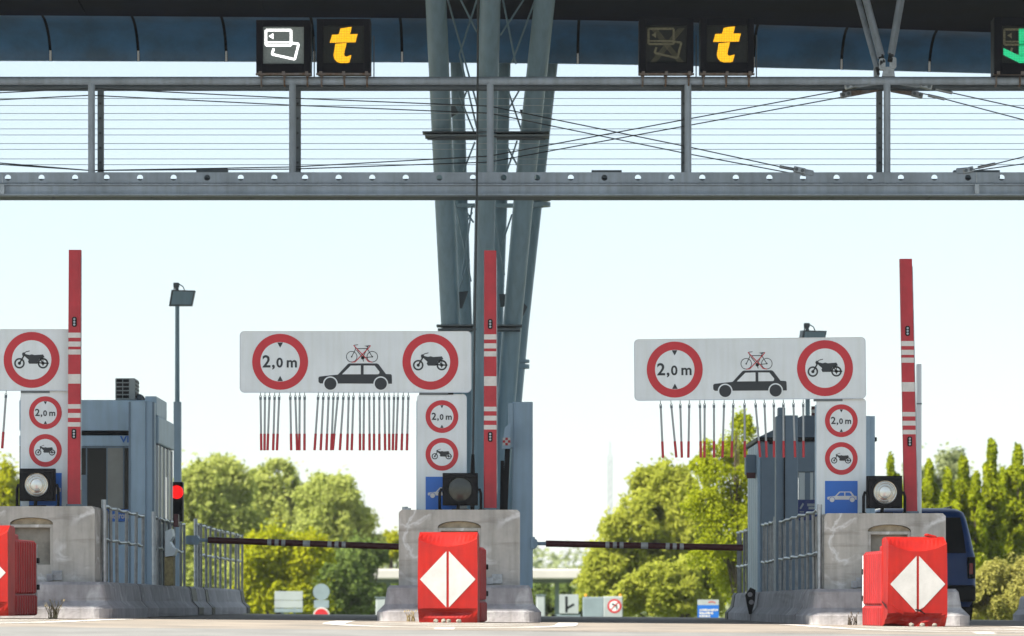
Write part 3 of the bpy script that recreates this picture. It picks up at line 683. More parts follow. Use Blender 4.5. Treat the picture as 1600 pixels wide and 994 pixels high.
# ------------------------------------------------------------------ spotlights
def spotlight(cx, cy, lens, label, tilt=0):
    d = 40.12; s = d / F
    x, z = PX(cx, d), PZ(cy, d); g = cross(x); zb = 1.30 + g
    t = thing('spotlight', label, 'spotlight', (x, d, zb), 'spotlights on the concrete blocks')
    w_, h_ = 25 * s, 23 * s
    mb = MB(); mb.extrude(rrect(x - w_, x + w_, z - h_, z + h_, .03), d, d + .22)
    mb.box(x - w_ - .02, x + w_ + .02, d + .05, d + .08, z - h_ - .015, z + h_ + .02, 0, .006); mb.box(x - w_ - .02, x + w_ + .02, d + .13, d + .16, z - h_ - .015, z + h_ + .02, 0, .006)
    mb.box(x - w_ - .008, x + w_ + .008, d - .012, d + .03, z + h_ - .035, z + h_ + .008, 0, .006)
    mb.build('housing', 'black', t)
    mb = MB(); n = 32; r1 = 21.5 * s
    Dd = Draw(mb, 0, 0, 1, x, z, d - .002)
    mb2 = MB(); ring = []
    for rr, yy in ((r1, d - .004), (r1, d - .028), (r1 * .9, d - .028), (r1 * .88, d - .004)): ring.append([Vector((x + rr * math.cos(2 * math.pi * k / n), yy, z + rr * math.sin(2 * math.pi * k / n))) for k in range(n)])
    mb2.loft(ring, 0, False, False); mb2.build('bezel', 'black', t)
    rings = []
    for rr, yy in (((1, .006), (.93, -.004), (.86, .002), (.74, -.004), (.68, .004), (.5, -.004), (.45, .002), (.3, -.008), (.0001, -.014)) if lens == 'lens_bright' else ((1, .004), (.9, 0), (.75, -.006), (.6, -.011), (.4, -.015), (.2, -.017), (.0001, -.018))):
        rings.append([Vector((x + r1 * .9 * rr * math.cos(2 * math.pi * k / n), d - .006 + yy, z + r1 * .9 * rr * math.sin(2 * math.pi * k / n))) for k in range(n)])
    mb = MB()
    for i in range(len(rings) - 1): mb.loft(rings[i:i + 2], 1 if (lens == 'lens_bright' and i in (3, 6, 7)) else 0, False, True)
    mb.build('lens', [lens, 'lens_mid'], t)
    mb = MB()
    for sgn in (-1, 1):
        ux = x + sgn * (w_ + .055)
        mb.tube([(x + sgn * w_, d + .1, z - .01), (ux - sgn * .015, d + .1, z), (ux, d + .1, z - .05), (ux, d + .1, zb + .02), (ux - sgn * .02, d + .1, zb + .005)], .018, 8)
        mb.cyl((x + sgn * (w_ - .005), d + .1, z - .005), (sgn, 0, 0), .04, .03, 12)
    mb.box(x - .1, x + .1, d + .06, d + .14, zb, zb + .02, 0, .005); mb.tube([(x - .03, d + .1, zb), (x - .02, d + .1, z - h_ + .01)], .02, 8)
    mb.box(x - w_ - .11, x - w_ - .02, d + .06, d + .14, zb, zb + .012); mb.box(x + w_ + .02, x + w_ + .11, d + .06, d + .14, zb, zb + .012)
    mb.build('yoke', 'black', t)
spotlight(57, 757.5, 'lens_bright', 'black spotlight with pale lens on the leftmost concrete block')
spotlight(719, 764.5, 'lens_dark', 'black spotlight with dark lens covering the small blue car sign')
spotlight(1383, 769, 'lens_bright', 'black spotlight with pale lens beside the fully visible blue car sign')

# ------------------------------------------------------------------ upright red booms
def upright_boom(px0, py0, px1, py1, label, seed, refl):
    d = 40.31; s = d / F
    A, B = P(px0, py0, d), P(px1, py1, d)      # base, top
    t = thing('raised_boom', label, 'barrier boom', A, 'raised red booms')
    L = (B - A).length; hw = 10.2 * s
    fr_ = [(0, .30, 0)]; y = L
    ups = [(523, 531), (537, 545), (549.5, 557.5), (588.5, 603.5), (636, 643), (650, 657.5), (664.5, 671.5)]
    z_of = lambda py: (798 - py) / (798 - 392) * L
    cuts = [(0, 0)]; prev = 0.0; segs = []
    for a, b in sorted([(z_of(b), z_of(a)) for a, b in ups]):
        segs.append((prev, a, 0)); segs.append((a, b, 1)); prev = b
    segs.append((prev, L, 0))
    mb = MB(); ax = (B - A).normalized()
    def ring(h):
        c = A + ax * h; k = hw * (1 - .06 * h / L)
        return [c + Vector((p[0], p[1], 0)) for p in rrect(-k, k, -.045, .045, .012, 3)]
    for a, b, m_ in segs:
        mb.loft([ring(a), ring(b)], m_, False)
    mb.add(ring(0), [list(range(16))]); mb.add(ring(L), [list(range(16))])
    mb.build('boom', ['red_boom', 'white_paint'], t)
    for py in refl:
        c = A + ax * z_of(py); mb = MB(); mb.extrude(rrect(c.x - .027, c.x + .027, c.z - .058, c.z + .058, .02), c.y - .056, c.y - .046)
        rf = mb.build('reflector', 'black', t)
        mb = MB()
        for k in (-1, 0, 1): mb.cyl((c.x, c.y - .062, c.z + k * .032), (0, 1, 0), .013, .006, 10)
        mb.build('bead', 'galv', rf)
    mb = MB(); mb.box(A.x - hw * 1.15, A.x + hw * 1.15, d - .08, d + .1, A.z - .06, A.z + .03, 0, .01); mb.build('hinge_foot', 'steel_dark', t)
    mb = MB(); mb.bar(A + Vector((hw + .004, -.02, .2)), A + ax * (L * .97) + Vector((hw * .94 + .004, -.02, 0)), .012, .008, 0); mb.build('edge_trim', 'galv', t)
upright_boom(116, 792, 117.5, 391, 'red upright boom at the left, in front of the blue-grey booth', 1, (506, 683))
upright_boom(766, 798, 766, 392, 'red upright boom in front of the clustered steel column', 2, (507, 683))
upright_boom(1423, 803, 1415, 405, 'red upright boom leaning slightly left beside a pale narrow post', 3, (507, 683))
d = 40.95
t = thing('narrow_post', 'pale narrow metal post right behind the leaning red boom', 'post', P(1436, 803, d))
mb = MB(); mb.box(PX(1432.5, d), PX(1440, d), d, d + .06, PZ(803, d), PZ(569, d), 0, .004); mb.box(PX(1435.6, d), PX(1436.4, d), d - .008, d, PZ(803, d), PZ(569, d), 0); mb.build('profile', 'alu', t)
mb = MB(); mb.box(PX(1432, d), PX(1440.5, d), d - .012, d - .009, PZ(632, d), PZ(630, d)); mb.build('joint', 'steel_dark', t)

# ------------------------------------------------------------------ sign artwork
def motorcycle(D, u, v, k, mi, L):
    """u, v centre of the roundel; drawn in units of the enlarged photo (roundel radius 175)"""
    f = lambda pts: [(u + (a - 1250) * k, v + (b - 262) * k) for a, b in pts]
    D.poly(f([(1190, 224), (1196, 215), (1206, 216), (1212, 226), (1236, 231), (1252, 227), (1268, 232), (1322, 228), (1331, 246), (1316, 250), (1300, 254), (1290, 270), (1286, 286), (1234, 286), (1227, 272), (1232, 262), (1214, 246), (1206, 238), (1193, 236)]), mi, L)
    D.line(f([(1204, 232), (1174, 284)]), 9 * k, mi, L); D.line(f([(1206, 218), (1216, 211), (1238, 206)]), 5 * k, mi, L)
    for cx in (1174, 1321):
        c = f([(cx, 283)])[0]; D.ring(c[0], c[1], 23 * k, 33 * k, mi, L, 32); D.disc(c[0], c[1], 10 * k, mi, L, 16)
    D.line(f([(1284, 280), (1357, 283)]), 8 * k, mi, L); D.line(f([(1321, 252), (1321, 300)]), 5 * k, mi, L); D.line(f([(1300, 252), (1321, 283)]), 7 * k, mi, L)
    D.poly(f([(1296, 256), (1318, 248), (1346, 262), (1353, 276), (1344, 270), (1320, 257)]), mi, L)
def roundel_height(D, u, v, r, mi=(0, 1, 2)):     # red, white, black
    D.ring(u, v, r * .705, r, mi[0], 1); D.disc(u, v, r * .705, mi[1], 1)
    D.poly([(u - r * .1, v - r * .69), (u + r * .1, v - r * .69), (u, v - r * .5)], mi[2], 2); D.poly([(u - r * .1, v + r * .69), (u + r * .1, v + r * .69), (u, v + r * .5)], mi[2], 2)
    b = v + r * .19
    D.text('2', u - r * .63, b, r * .60, mi[2], 2, .013 * r); D.text(',', u - r * .29, b, r * .58, mi[2], 2, .013 * r); D.text('0', u - r * .135, b, r * .47, mi[2], 2, .013 * r); D.text('m', u + r * .235, b, r * .52, mi[2], 2, .013 * r)
def roundel_moto(D, u, v, r, mi=(0, 1, 2)):
    D.ring(u, v, r * .705, r, mi[0], 1); D.disc(u, v, r * .705, mi[1], 1); motorcycle(D, u, v, r / 175, mi[2], 2)
def car(D, u, v, k, body, hole, L, wheel=None):
    f = lambda pts: [(u + (a - 780) * k, v + (b - 355) * k) for a, b in pts]
    wheel = body if wheel is None else wheel
    D.poly(f([(550, 362), (557, 354), (620, 347), (672, 342), (734, 276), (744, 272), (915, 272), (926, 277), (972, 338), (1004, 340), (1009, 348), (1010, 399), (560, 397), (551, 388)]), body, L)
    D.poly(f([(698, 340), (752, 286), (815, 285), (815, 340)]), hole, L + 1); D.poly(f([(833, 340), (833, 285), (902, 286), (932, 324), (930, 336), (922, 340)]), hole, L + 1)
    for cx in (625, 940):
        c = f([(cx, 399)])[0]; D.disc(c[0], c[1], 46 * k, hole, L + 1); D.disc(c[0], c[1], 38 * k, wheel, L + 2)
def bicycle(D, u, v, k, bl, rd, L):
    f = lambda pts: [(u + (a - 822) * k, v + (b - 215) * k) for a, b in pts]
    for cx in (758, 887): c = f([(cx, 232)])[0]; D.ring(c[0], c[1], 31 * k, 35 * k, bl, L, 32); D.disc(c[0], c[1], 5 * k, bl, L, 12)
    for pts in ([(758, 232), (783, 184), (778, 170)], [(788, 182), (858, 181)], [(858, 172), (827, 238), (887, 233), (857, 184)], [(788, 190), (827, 238)], [(827, 238), (832, 262)]): D.line(f(pts), 4.5 * k, bl, L)
    D.line(f([(774, 160), (798, 157)]), 4 * k, bl, L); D.poly(f([(838, 164), (874, 160), (858, 172)]), bl, L); c = f([(827, 239)])[0]; D.disc(c[0], c[1], 11 * k, bl, L, 16)
    D.line(f([(770, 160), (780, 172), (846, 240), (862, 262), (888, 266)]), 5.5 * k, rd, L + 1); D.line(f([(876, 162), (858, 184), (795, 248), (780, 264), (758, 266)]), 5.5 * k, rd, L + 1)
SIGM = ['red_sign', 'white_sign', 'black_sign']

def big_sign(dx, dy, roll, label):
    d = 40.42; s = d / F
    t = thing('height_limit_sign', label, 'road sign', (0, 0, 0), 'wide white height limit signs')
    hw, hh = 180.5 * s, 47.5 * s
    mb = MB(); mb.extrude(rrect(-hw, hw, -hh, hh, .05), 0, .025); pl_ = mb.build('plate', 'white_sign', t)
    mb = MB(); a = rrect(-hw - .004, hw + .004, -hh - .004, hh + .004, .054); b = rrect(-hw + .004, hw - .004, -hh + .004, hh - .004, .046); n = len(a)
    mb.loft([[Vector((x, -.003, z)) for x, z in b], [Vector((x, -.004, z)) for x, z in a], [Vector((x, .03, z)) for x, z in a], [Vector((x, .03, z)) for x, z in b]], 0, False); mb.build('rim', 'alu', pl_)
    u0, v0 = 782, 262       # enlarged-photo centre of the plate (4x)
    k = s / 4
    for nm, mats, fn in (('height_roundel', SIGM, lambda D: roundel_height(D, 311, 262, 175)), ('motorcycle_roundel', SIGM, lambda D: roundel_moto(D, 1250, 262, 175)),
                         ('car_symbol', ['black_sign', 'white_sign'], lambda D: car(D, 780, 355, 1.0, 0, 1, 1)), ('bicycle_symbol', ['black_sign', 'red_sign'], lambda D: bicycle(D, 822, 213, 1.0, 0, 1, 1))):
        mb = MB(); fn(Draw(mb, u0, v0, k, 0, 0, -.001)); mb.build(nm, mats, t)
    mb = MB()
    for z in (-.2, .2): mb.box(-hw * .95, hw * .98, .03, .06, z - .02, z + .02)
    mb.box(.55 * hw, .8 * hw, .03, .05, -hh - .03, -hh + .02); mb.build('back_rail', 'steel_dark', t)
    t.location = P(555.5 + dx, 565.5 + dy, d); t.rotation_euler = (0, R(roll), 0)
    return t
big_sign(-623 , -3, 0, 'wide white height limit sign cut by the left picture edge')
big_sign(0, 0, 0, 'wide white height limit sign directly left of the clustered column')
big_sign(616.5, 11, -.55, 'wide white height limit sign tilted slightly, at the right with fewer rods')

def lane_sign(dx, dy, label):
    d = 40.46; s = d / F; x, zc = PX(690.5 + dx, d), PZ(707 + dy, d)
    t = thing('lane_sign', label, 'road sign', (x, d, 1.30 + cross(x)), 'tall narrow lane signs on the blocks')
    hw, hh = 38.7 * s, 91 * s
    mb = MB(); mb.extrude(rrect(x - hw, x + hw, zc - hh, zc + hh, .045), d, d + .025); mb.build('panel', 'white_sign', t)
    for nm, mats, v, fn in (('height_roundel', SIGM, 651, roundel_height), ('motorcycle_roundel', SIGM, 710, roundel_moto)):
        mb = MB(); fn(Draw(mb, 690.5, 707, s, x, zc, d - .001), 690.5, v, 25.6); mb.build(nm, mats, t)
    mb = MB(); D = Draw(mb, 690.5, 707, s, x, zc, d - .001)
    D.poly([(665, 745), (716, 745), (716, 796.5), (665, 796.5)], 0, 1); car(D, 691.5, 770, 46 / 460, 1, 0, 2); mb.build('car_plate', ['blue_sign', 'white_paint'], t)
    mb = MB(); mb.box(x - 40 * s, x + 20 * s, d + .03, d + .13, 1.30 + cross(x), PZ(626 + dy, d), 0, .006); mb.box(x + .04, x + .1, d + .03, d + .1, zc, PZ(600 + dy, d)); mb.build('post', 'booth', t)
    mb = MB()
    for q in (-8, 13): mb.box(x + (q - 5) * s, x + (q + 5) * s, d + .0, d + .03, PZ(617 + dy, d), PZ(613 + dy, d))
    mb.build('clip', 'black', t)
lane_sign(-619.5, -6, 'tall narrow white lane sign beside the leftmost red boom')
lane_sign(0, 0, 'tall narrow white lane sign with its blue square hidden by a spotlight')
lane_sign(624, 6.5, 'tall narrow white lane sign with a fully visible blue car square')

# ------------------------------------------------------------------ rods hanging under the wide signs
d = 40.43; s = d / F
proto = thing('hanging_rod', 'x', 'hanging rod')
mb = MB(); mb.tube([(0, 0, -.052), (0, 0, -.485)], .0125, 10); mb.build('rod', 'far_white', proto)
mb = MB(); mb.tube([(0, 0, -.486), (0, 0, -.682)], .0155, 10); mb.build('red_tip', 'red_boom', proto)
mb = MB(); mb.tube([(0, 0, .006), (0, 0, -.03)], .0045, 6); mb.tube([(0, 0, -.03), (.012, 0, -.042), (.009, 0, -.055)], .004, 6); mb.tube([(0, 0, -.03), (-.012, 0, -.042), (-.009, 0, -.055)], .004, 6); mb.build('hook', 'cable', proto)
mb = MB(); mb.tube([(0, 0, -.05), (0, 0, -.085)], .0155, 10); mb.build('collar', 'steel_dark', proto)
first = [True]
def hang(px, py, bx, by, label, grp):
    o = proto if first[0] else copy_tree(proto); first[0] = False
    o.location = P(px, py, d); dx = (bx - px) * s; L = .682
    o.rotation_euler = (0, -math.asin(max(-.9, min(.9, dx / L))), R(random.uniform(0, 180)) if False else 0)
    k = (by - py) * s / L; o.scale = (1, 1, k)
    tag(o, label, 'hanging rod', grp)
MIDR = [(188, 193), (216, 213), (245, 232), (277, 267), (306, 291), (374, 380), (405, 417), (433, 431), (464, 463), (550, 526), (582, 564), (615, 600), (645, 630), (674, 640), (708, 684), (740, 730), (770, 758), (809, 810), (835, 832), (868, 870), (897, 898), (931, 931), (962, 967), (991, 993), (1023, 1015), (1048, 1035), (1081, 1070), (1113, 1103)]
for a, b in MIDR: hang(360 + a / 4, 613.6, 360 + b / 4, 703.8, 'thin pale rod with dark red tip hanging under the middle height limit sign', 'rods under the middle sign')
RR = [(208, 224), (273, 308), (331, 342), (388, 382), (454, 460), (484, 483), (542, 543), (606, 595), (664, 652), (733, 735), (800, 832), (857, 872), (916, 918), (976, 978), (1038, 1050), (1100, 1102)]
for i, (a, b) in enumerate(RR): hang(980 + a / 4, 627.5 - .009 * a / 4, 980 + b / 4, 715.4 - .2 * i / 4, 'thin pale rod with dark red tip hanging under the tilted right height limit sign', 'rods under the right sign')
hang(9.8, 610.5, 3.4, 701, 'lone thin rod with red tip hanging at the left picture edge', 'rod at the left edge')

# ------------------------------------------------------------------ railings
def railing(X, bars, rails, y_end, label, zb, ztop, curl=False):
    t = thing('railing', label, 'railing', (X, bars[0], zb), 'steel railings on the islands')
    for i, y in enumerate(bars):
        mb = MB(); e = .03 if i in (0, len(bars) - 1) else .018
        mb.tube([(X + random.uniform(-.006, .006), y, zb - .01), (X + random.uniform(-.008, .008), y, ztop + (.07 if i == 0 else .02 * random.random()))], .029 if i == 0 else .021, 10); mb.build('bar' if i else 'post', 'bar' if i else 'galv', t)
    n = len(bars) * 2
    for z in rails:
        pts = [(X - .012 + .012 * math.sin(k * 1.7 + z * 9), bars[0] + (bars[-1] - bars[0]) * k / n, z + .012 * math.sin(k * 2.1)) for k in range(n + 1)]
        mb = MB(); mb.tube(pts, .02, 10); mb.build('rail', 'galv', t)
    return t
XL = ISL[0][0] + .75; gl = cross(XL)
dl = lambda px: -XL * F / (800 - px)
railing(XL, [dl(q) for q in (163, 173.5, 183, 198, 213, 224)], (.93 + gl, 1.315 + gl), 0, 'short steel railing nearest the camera in front of the left booth', .42 + gl, 1.33 + gl)
railing(XL, [dl(q) for q in (240, 245, 250, 257, 265, 272, 283, 288)], (.93 + gl, 1.33 + gl), 0, 'steel railing beside the terminal of the left booth', .42 + gl, 1.34 + gl)
railing(XL, [dl(q) for q in (306, 310, 314, 322, 329, 337, 344, 352, 360, 368, 373, 378)], (.93 + gl, 1.38 + gl), 0, 'steel railing behind the pivot of the left barrier arm', .42 + gl, 1.4 + gl)
XR = ISL[2][0] - .75; gr_ = cross(XR)
dr = lambda px: XR * F / (px - 800)
railing(XR, [dl_ for dl_ in [dr(q) for q in (1281, 1271.5, 1262.5, 1254, 1244.5, 1235, 1225, 1219)]], (.83 + gr_, 1.33 + gr_), 0, 'wavy steel railing joining the right concrete block', .42 + gr_, 1.33 + gr_)
railing(XR, [dr(q) for q in (1212, 1207, 1202, 1196.5, 1193)], (.83 + gr_, 1.36 + gr_), 0, 'dark short steel railing in front of the right booth', .42 + gr_, 1.36 + gr_)
railing(XR, [dr(q) for q in (1173, 1168, 1162.5, 1157, 1154)], (.83 + gr_, 1.36 + gr_), 0, 'farthest steel railing at the tip of the right barrier arm', .42 + gr_, 1.38 + gr_)

# ------------------------------------------------------------------ left toll booth
zf = .42 + gl
d = 47.2; sB = d / F
bt = thing('toll_booth', 'blue-grey toll booth with dark windows behind the left red boom', 'toll booth', (-5.6, 48, zf))
x0, x1 = PX(30, d), -4.93
Z = lambda py: PZ(py, d)
mb = MB(); mb.box(x0, x1, d, 48.6, Z(673), Z(625), 0, .012); mb.build('parapet', 'booth', bt)
mb = MB(); mb.box(x0 + .05, x1 - .04, d + .06, 48.6, Z(682), Z(672)); mb.build('shadow_gap', 'seal', bt)
mb = MB(); mb.box(x0, x1, d + .01, 49.2, Z(697), Z(680.5), 0, .008); mb.build('fascia', 'booth', bt)
mb = MB(); vs_, fs_ = text_mesh('VI', .12, .004); mb.add([(PX(188, d) + p.x * 1.2, d + .006, Z(691) + p.y) for p in vs_], fs_); mb.build('lettering', 'blue_sign', bt)
mb = MB(); mb.box(x0, x1, d + .02, 49.2, zf, Z(815), 0, .01); mb.build('lower_wall', 'booth', bt)
mb = MB(); mb.box(x0, x1 - .02, d + .03, d + .06, Z(796), Z(697)); wn = mb.build('front_window', 'glass', bt)
for a, b, mn in ((128, 134, 'booth_dark'), (167, 192, 'glass_pale'), (118, 128, 'glass_pale')):
    mb = MB(); mb.box(PX(a, d), PX(b, d), d + .015, d + .029, Z(795 if a < 190 else 795), Z(698 if a > 130 else 742)); mb.build('blind' if 'pale' in mn else 'mullion', mn, wn)
mb = MB()
for a_, b_ in ((PX(134, d), PX(136, d)), (PX(166, d), PX(168, d)), (PX(192.5, d), PX(194, d))): mb.box(a_, b_, d + .012, d + .02, Z(795), Z(698))
mb.box(x0 + .3, x1 - .04, d + .012, d + .02, Z(700), Z(697.5)); mb.build('window_frame', 'booth_dark', wn)
mb = MB(); mb.box(x0, x1, d + .008, d + .05, Z(815), Z(796), 0); sg = mb.build('blue_strip', 'blue_sign', bt)
mb = MB(); vs_, fs_ = text_mesh('vinci-autoroutes', .115, .002); mb.add([(PX(147, d) + p.x * .74, d + .004, Z(810) + p.y) for p in vs_], fs_); mb.build('lettering', 'white_paint', sg)
# side bay
mb = MB(); mb.box(x1 - .12, -4.835, 46.95, 49.1, PZ(700, 48.2), PZ(657, 48.2), 0, .02); mb.box(x1 - .1, -4.87, 47.0, 48.4, PZ(655, 48), PZ(626, 48), 0, .01); mb.build('side_fascia', 'booth', bt)
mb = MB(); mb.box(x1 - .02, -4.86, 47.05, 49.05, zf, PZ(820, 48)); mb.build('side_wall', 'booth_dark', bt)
mb = MB(); mb.box(x1 - .02, -4.868, 47.1, 49.0, PZ(820, 48), PZ(700, 48)); wn = mb.build('side_window', 'glass_pale', bt)
mb = MB()
for y in (47.06, 47.45, 47.95, 48.45, 49.0): mb.box(-4.89, -4.85, y, y + .05, PZ(820, 48), PZ(700, 48))
mb.build('window_frame', 'alu', wn)
mb = MB(); mb.box(-4.872, -4.86, 48.0, 48.44, PZ(815, 48), PZ(745, 48)); mb.build('hatch', 'glass', wn)
# broad corner column
d = 46.6; Z = lambda py: PZ(py, d)
t = thing('box_column', 'broad blue-grey box column at the corner of the left booth', 'column', (-5.05, d, zf))
mb = MB(); mb.box(PX(201, d), PX(227.5, d), d, d + .3, zf, Z(626), 0, .012); mb.box(PX(227.5, d) - .01, PX(240, d), d + .04, d + .3, zf, Z(627), 0, .012); mb.build('shaft', 'booth', t)
mb = MB(); mb.box(PX(201, d), PX(204, d), d - .01, d + .002, zf, Z(628), 0, .003); mb.box(PX(237.5, d), PX(241, d), d + .02, d + .042, zf, Z(628), 0, .003); mb.build('edge_strip', 'booth_dark', t)
# roof air unit
d = 47.6; Z = lambda py: PZ(py, d)
t = thing('air_conditioner', 'grey air conditioning unit on the roof of the left booth', 'air conditioner', P(197, 625, d))
mb = MB(); mb.box(PX(180, d), PX(211, d), d, d + .5, Z(625), Z(591), 0, .012); mb.build('casing', 'unit', t)
mb = MB()
for i in range(2):
    for k in range(5):
        mb.box(PX(182 + i * 10.5, d), PX(191 + i * 10.5, d), d - .008, d + .004, Z(622 - k * 6.2), Z(617.6 - k * 6.2))
mb.build('grille', 'black', t)
mb = MB()
for k in range(5): mb.box(PX(211, d) - .004, PX(211, d) + .01, d + .06, d + .45, Z(621 - k * 6), Z(618 - k * 6))
mb.build('side_grille', 'black', t)
mb = MB(); mb.box(PX(212, d), PX(220, d), d + .1, d + .4, Z(625), Z(615), 0, .02); mb.tube([P(219, 625, d + .2), P(223, 620, d + .2), P(226, 625, d + .2)], .02, 8); mb.build('pipe_box', 'steel_dark', t)
# ticket terminal and barrier pivot
d = 46.7
t = thing('ticket_terminal', 'pale grey ticket machine on a post beside the left booth', 'ticket machine', P(268, 910, d))
mb = MB(); mb.extrude([(PX(258, d), PZ(830, d)), (PX(268, d), PZ(826, d)), (PX(270, d), PZ(838, d)), (PX(265, d), PZ(846, d)), (PX(270, d), PZ(855, d)), (PX(275, d), PZ(858, d)), (PX(272, d), PZ(868, d)), (PX(258, d), PZ(870, d))], d, d + .35); mb.build('hood', 'white_sign', t)
mb = MB(); mb.box(PX(256, d), PX(270, d), d + .06, d + .32, zf, PZ(869, d), 0, .01); mb.build('pedestal', 'dry', t)
mb = MB(); mb.box(PX(270, d), PX(277, d), d + .1, d + .3, PZ(823, d), PZ(803, d), 0, .008); mb.build('signal_box', 'dark_red', t)
# traffic light and lamp post
d = 50.2
t = thing('traffic_light', 'black traffic light glowing red on the side of the left booth', 'traffic light', P(278, 815, d))
mb = MB(); mb.box(PX(268, d), PX(285.5, d), d, d + .2, PZ(815, d), PZ(753, d), 0, .012); mb.build('housing', 'black', t)
mb = MB(); mb.cyl(P(276, 769, d - .02), (0, 1, 0), .098, .02, 24); mb.build('red_lens', 'red_lamp', t)
mb = MB(); mb.cyl(P(276, 793, d - .012), (0, 1, 0), .08, .012, 20); mb.build('dark_lens', 'glass', t)
mb = MB(); c = P(276, 769, d)
pts = [[Vector((c.x + r_ * math.cos(R(a)), y, c.z + r_ * math.sin(R(a)))) for a in range(0, 181, 15)] for r_, y in ((.105, d - .1), (.105, d))]
mb.add(pts[0] + pts[1], [[i, i + 1, 13 + i + 1, 13 + i] for i in range(12)]); mb.build('visor', 'black', t)
def lamp_post(px, d, py_head, label, lower, hx):
    t = thing('lamp_post', label, 'lamp post', (PX(px, d), d, zf))
    if lower: mb = MB(); mb.box(PX(px - 5.5, d), PX(px + 6, d), d - .05, d + .07, zf, PZ(628, d), 0, .008); mb.build('box_base', 'booth', t)
    mb = MB(); mb.tube([(PX(px, d), d, zf), (PX(px, d), d, PZ(py_head + 22, d))], [.048, .034], 12); mb.build('pole', 'column', t)
    x, z = PX(px, d), PZ(py_head + 13, d); k = d / F
    mb = MB()
    a = [(-11, 10), (27, 9), (24, 0) , (-7, -2)]
    rot = Matrix.Rotation(R(-24), 3, 'X')
    pts = [(-12, -13), (-8, 12), (29, 11), (24, -13)]
    F0 = [Vector((x + u * k, d - .12, z + v * k)) for u, v in pts]; B0 = [q + Vector((-.02, .34, .02)) for q in F0]
    mb.loft([F0, B0], 0, True); hd = mb.build('lamp_head', 'steel_dark', t)
    mb = MB(); mb.add([Vector((x + u * k * .86 + .02, d - .125, z + v * k * .82)) for u, v in pts], [[0, 1, 2, 3]]); mb.build('lamp_glass', 'column', hd)
    mb = MB(); mb.tube([(x, d, z + 11 * k), (x - 2 * k, d, z + 22 * k)], .03, 8); mb.box(x - 6 * k, x + 3 * k, d - .05, d + .05, z + 17 * k, z + 24 * k, 0, .01); mb.tube([(x + 1 * k, d, z + 23 * k), (x + 9 * k, d, z + 18 * k), (x + 12 * k, d, z + 11 * k)], .009, 6)
    mb.tube([(x - 5 * k, d, z + 12 * k), (x - 5 * k, d, z + 22 * k)], .01, 6); mb.build('bracket', 'steel_dark', t)
lamp_post(277, 55, 453, 'tall thin lamp post with tilted floodlight beside the left booth', True, 0)
lamp_post(1262, 55, 516, 'lamp post whose head peeks over the tilted right sign', False, 0)

# ------------------------------------------------------------------ barrier arms across the lanes
def arm(px0, py0, px1, py1, d, label, pivot):
    s = d / F; A, B = P(px0, py0, d), P(px1, py1, d)
    t = thing('lift_barrier', label, 'barrier', A, 'lowered lift barriers')
    L = (px1 - px0); mb = MB(); r = 5.0 * s
    marks = [(96, 6), (107.5, 6), (118, 6), (154, 11), (190, 6), (201, 6), (212, 6)]
    prev = 0
    for c, w_ in marks:
        a, b = (c - w_ / 2) / L, (c + w_ / 2) / L
        mb.tube([A.lerp(B, prev), A.lerp(B, a)], r, 14, 0, prev == 0); mb.tube([A.lerp(B, a), A.lerp(B, b)], r * 1.02, 14, 1, False); prev = b
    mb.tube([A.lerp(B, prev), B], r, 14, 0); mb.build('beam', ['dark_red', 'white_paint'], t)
    mb = MB(); C = P(pivot[0], pivot[1], d); mb.tube([C, A.lerp(B, .0), A.lerp(B, .015)], [.026, .026, .04], 12); mb.build('shaft', 'booth', t)
    mb = MB(); k = pivot[2]
    mb.box(C.x - 12 * s * k, C.x + 1 * s, d - .09, d + .09, C.z - 7 * s, C.z + 7 * s, 0, .02); mb.cyl((C.x - 4 * s, d - .12, C.z), (0, 1, 0), .06, .24, 16); mb.build('pivot', 'booth', t)
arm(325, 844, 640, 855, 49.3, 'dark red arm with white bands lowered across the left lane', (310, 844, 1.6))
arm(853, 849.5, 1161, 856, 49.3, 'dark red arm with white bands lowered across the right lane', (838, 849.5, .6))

# ------------------------------------------------------------------ middle and right box columns
zm = .42
d = 47.0
t = thing('box_column', 'blue-grey box column right of the middle red boom', 'column', (PX(812, d), d, zm))
mb = MB(); mb.box(PX(800, d), PX(832.5, d), d, d + .35, zm, PZ(628, d), 0, .012); mb.build('shaft', 'booth', t)
mb = MB(); mb.box(PX(794, d), PX(802, d), d - .03, d + .2, PZ(700, d), PZ(630, d), 0, .008); mb.box(PX(803, d), PX(806, d), d - .012, d + .002, zm, PZ(630, d)); mb.box(PX(828, d), PX(826, d), d + .001, d - .006, PZ(845, d), PZ(835, d)); mb.build('cable_duct', 'booth', t)
mb = MB(); mb.box(PX(829, d), PX(836, d), d - .04, d + .12, PZ(858, d), PZ(839, d), 0, .01); mb.build('arm_bracket', 'booth', t)
t = thing('checker_plate', 'small plate with red and white checks beside the middle box column', 'marker', P(792, 700, 46.8))
mb = MB(); mb.extrude([(PX(784, 46.8), PZ(701, 46.8)), (PX(789, 46.8), PZ(668, 46.8)), (PX(798, 46.8), PZ(660, 46.8)), (PX(797, 46.8), PZ(701, 46.8))], 46.8, 46.9); mb.build('backing', 'booth', t)
mb = MB()
for i in range(3):
    for j in range(3):
        q = 4.0; mb.box(PX(785.5 + i * q, 46.79), PX(785.5 + (i + 1) * q, 46.79), 46.78, 46.797, PZ(684 + (j + 1) * q, 46.79), PZ(684 + j * q, 46.79), (i + j) % 2)
mb.build('checks', ['white_paint', 'red_sign'], t)
t = thing('dark_post', 'slim black post between the middle red boom and box column', 'post', P(787, 912, 46.9))
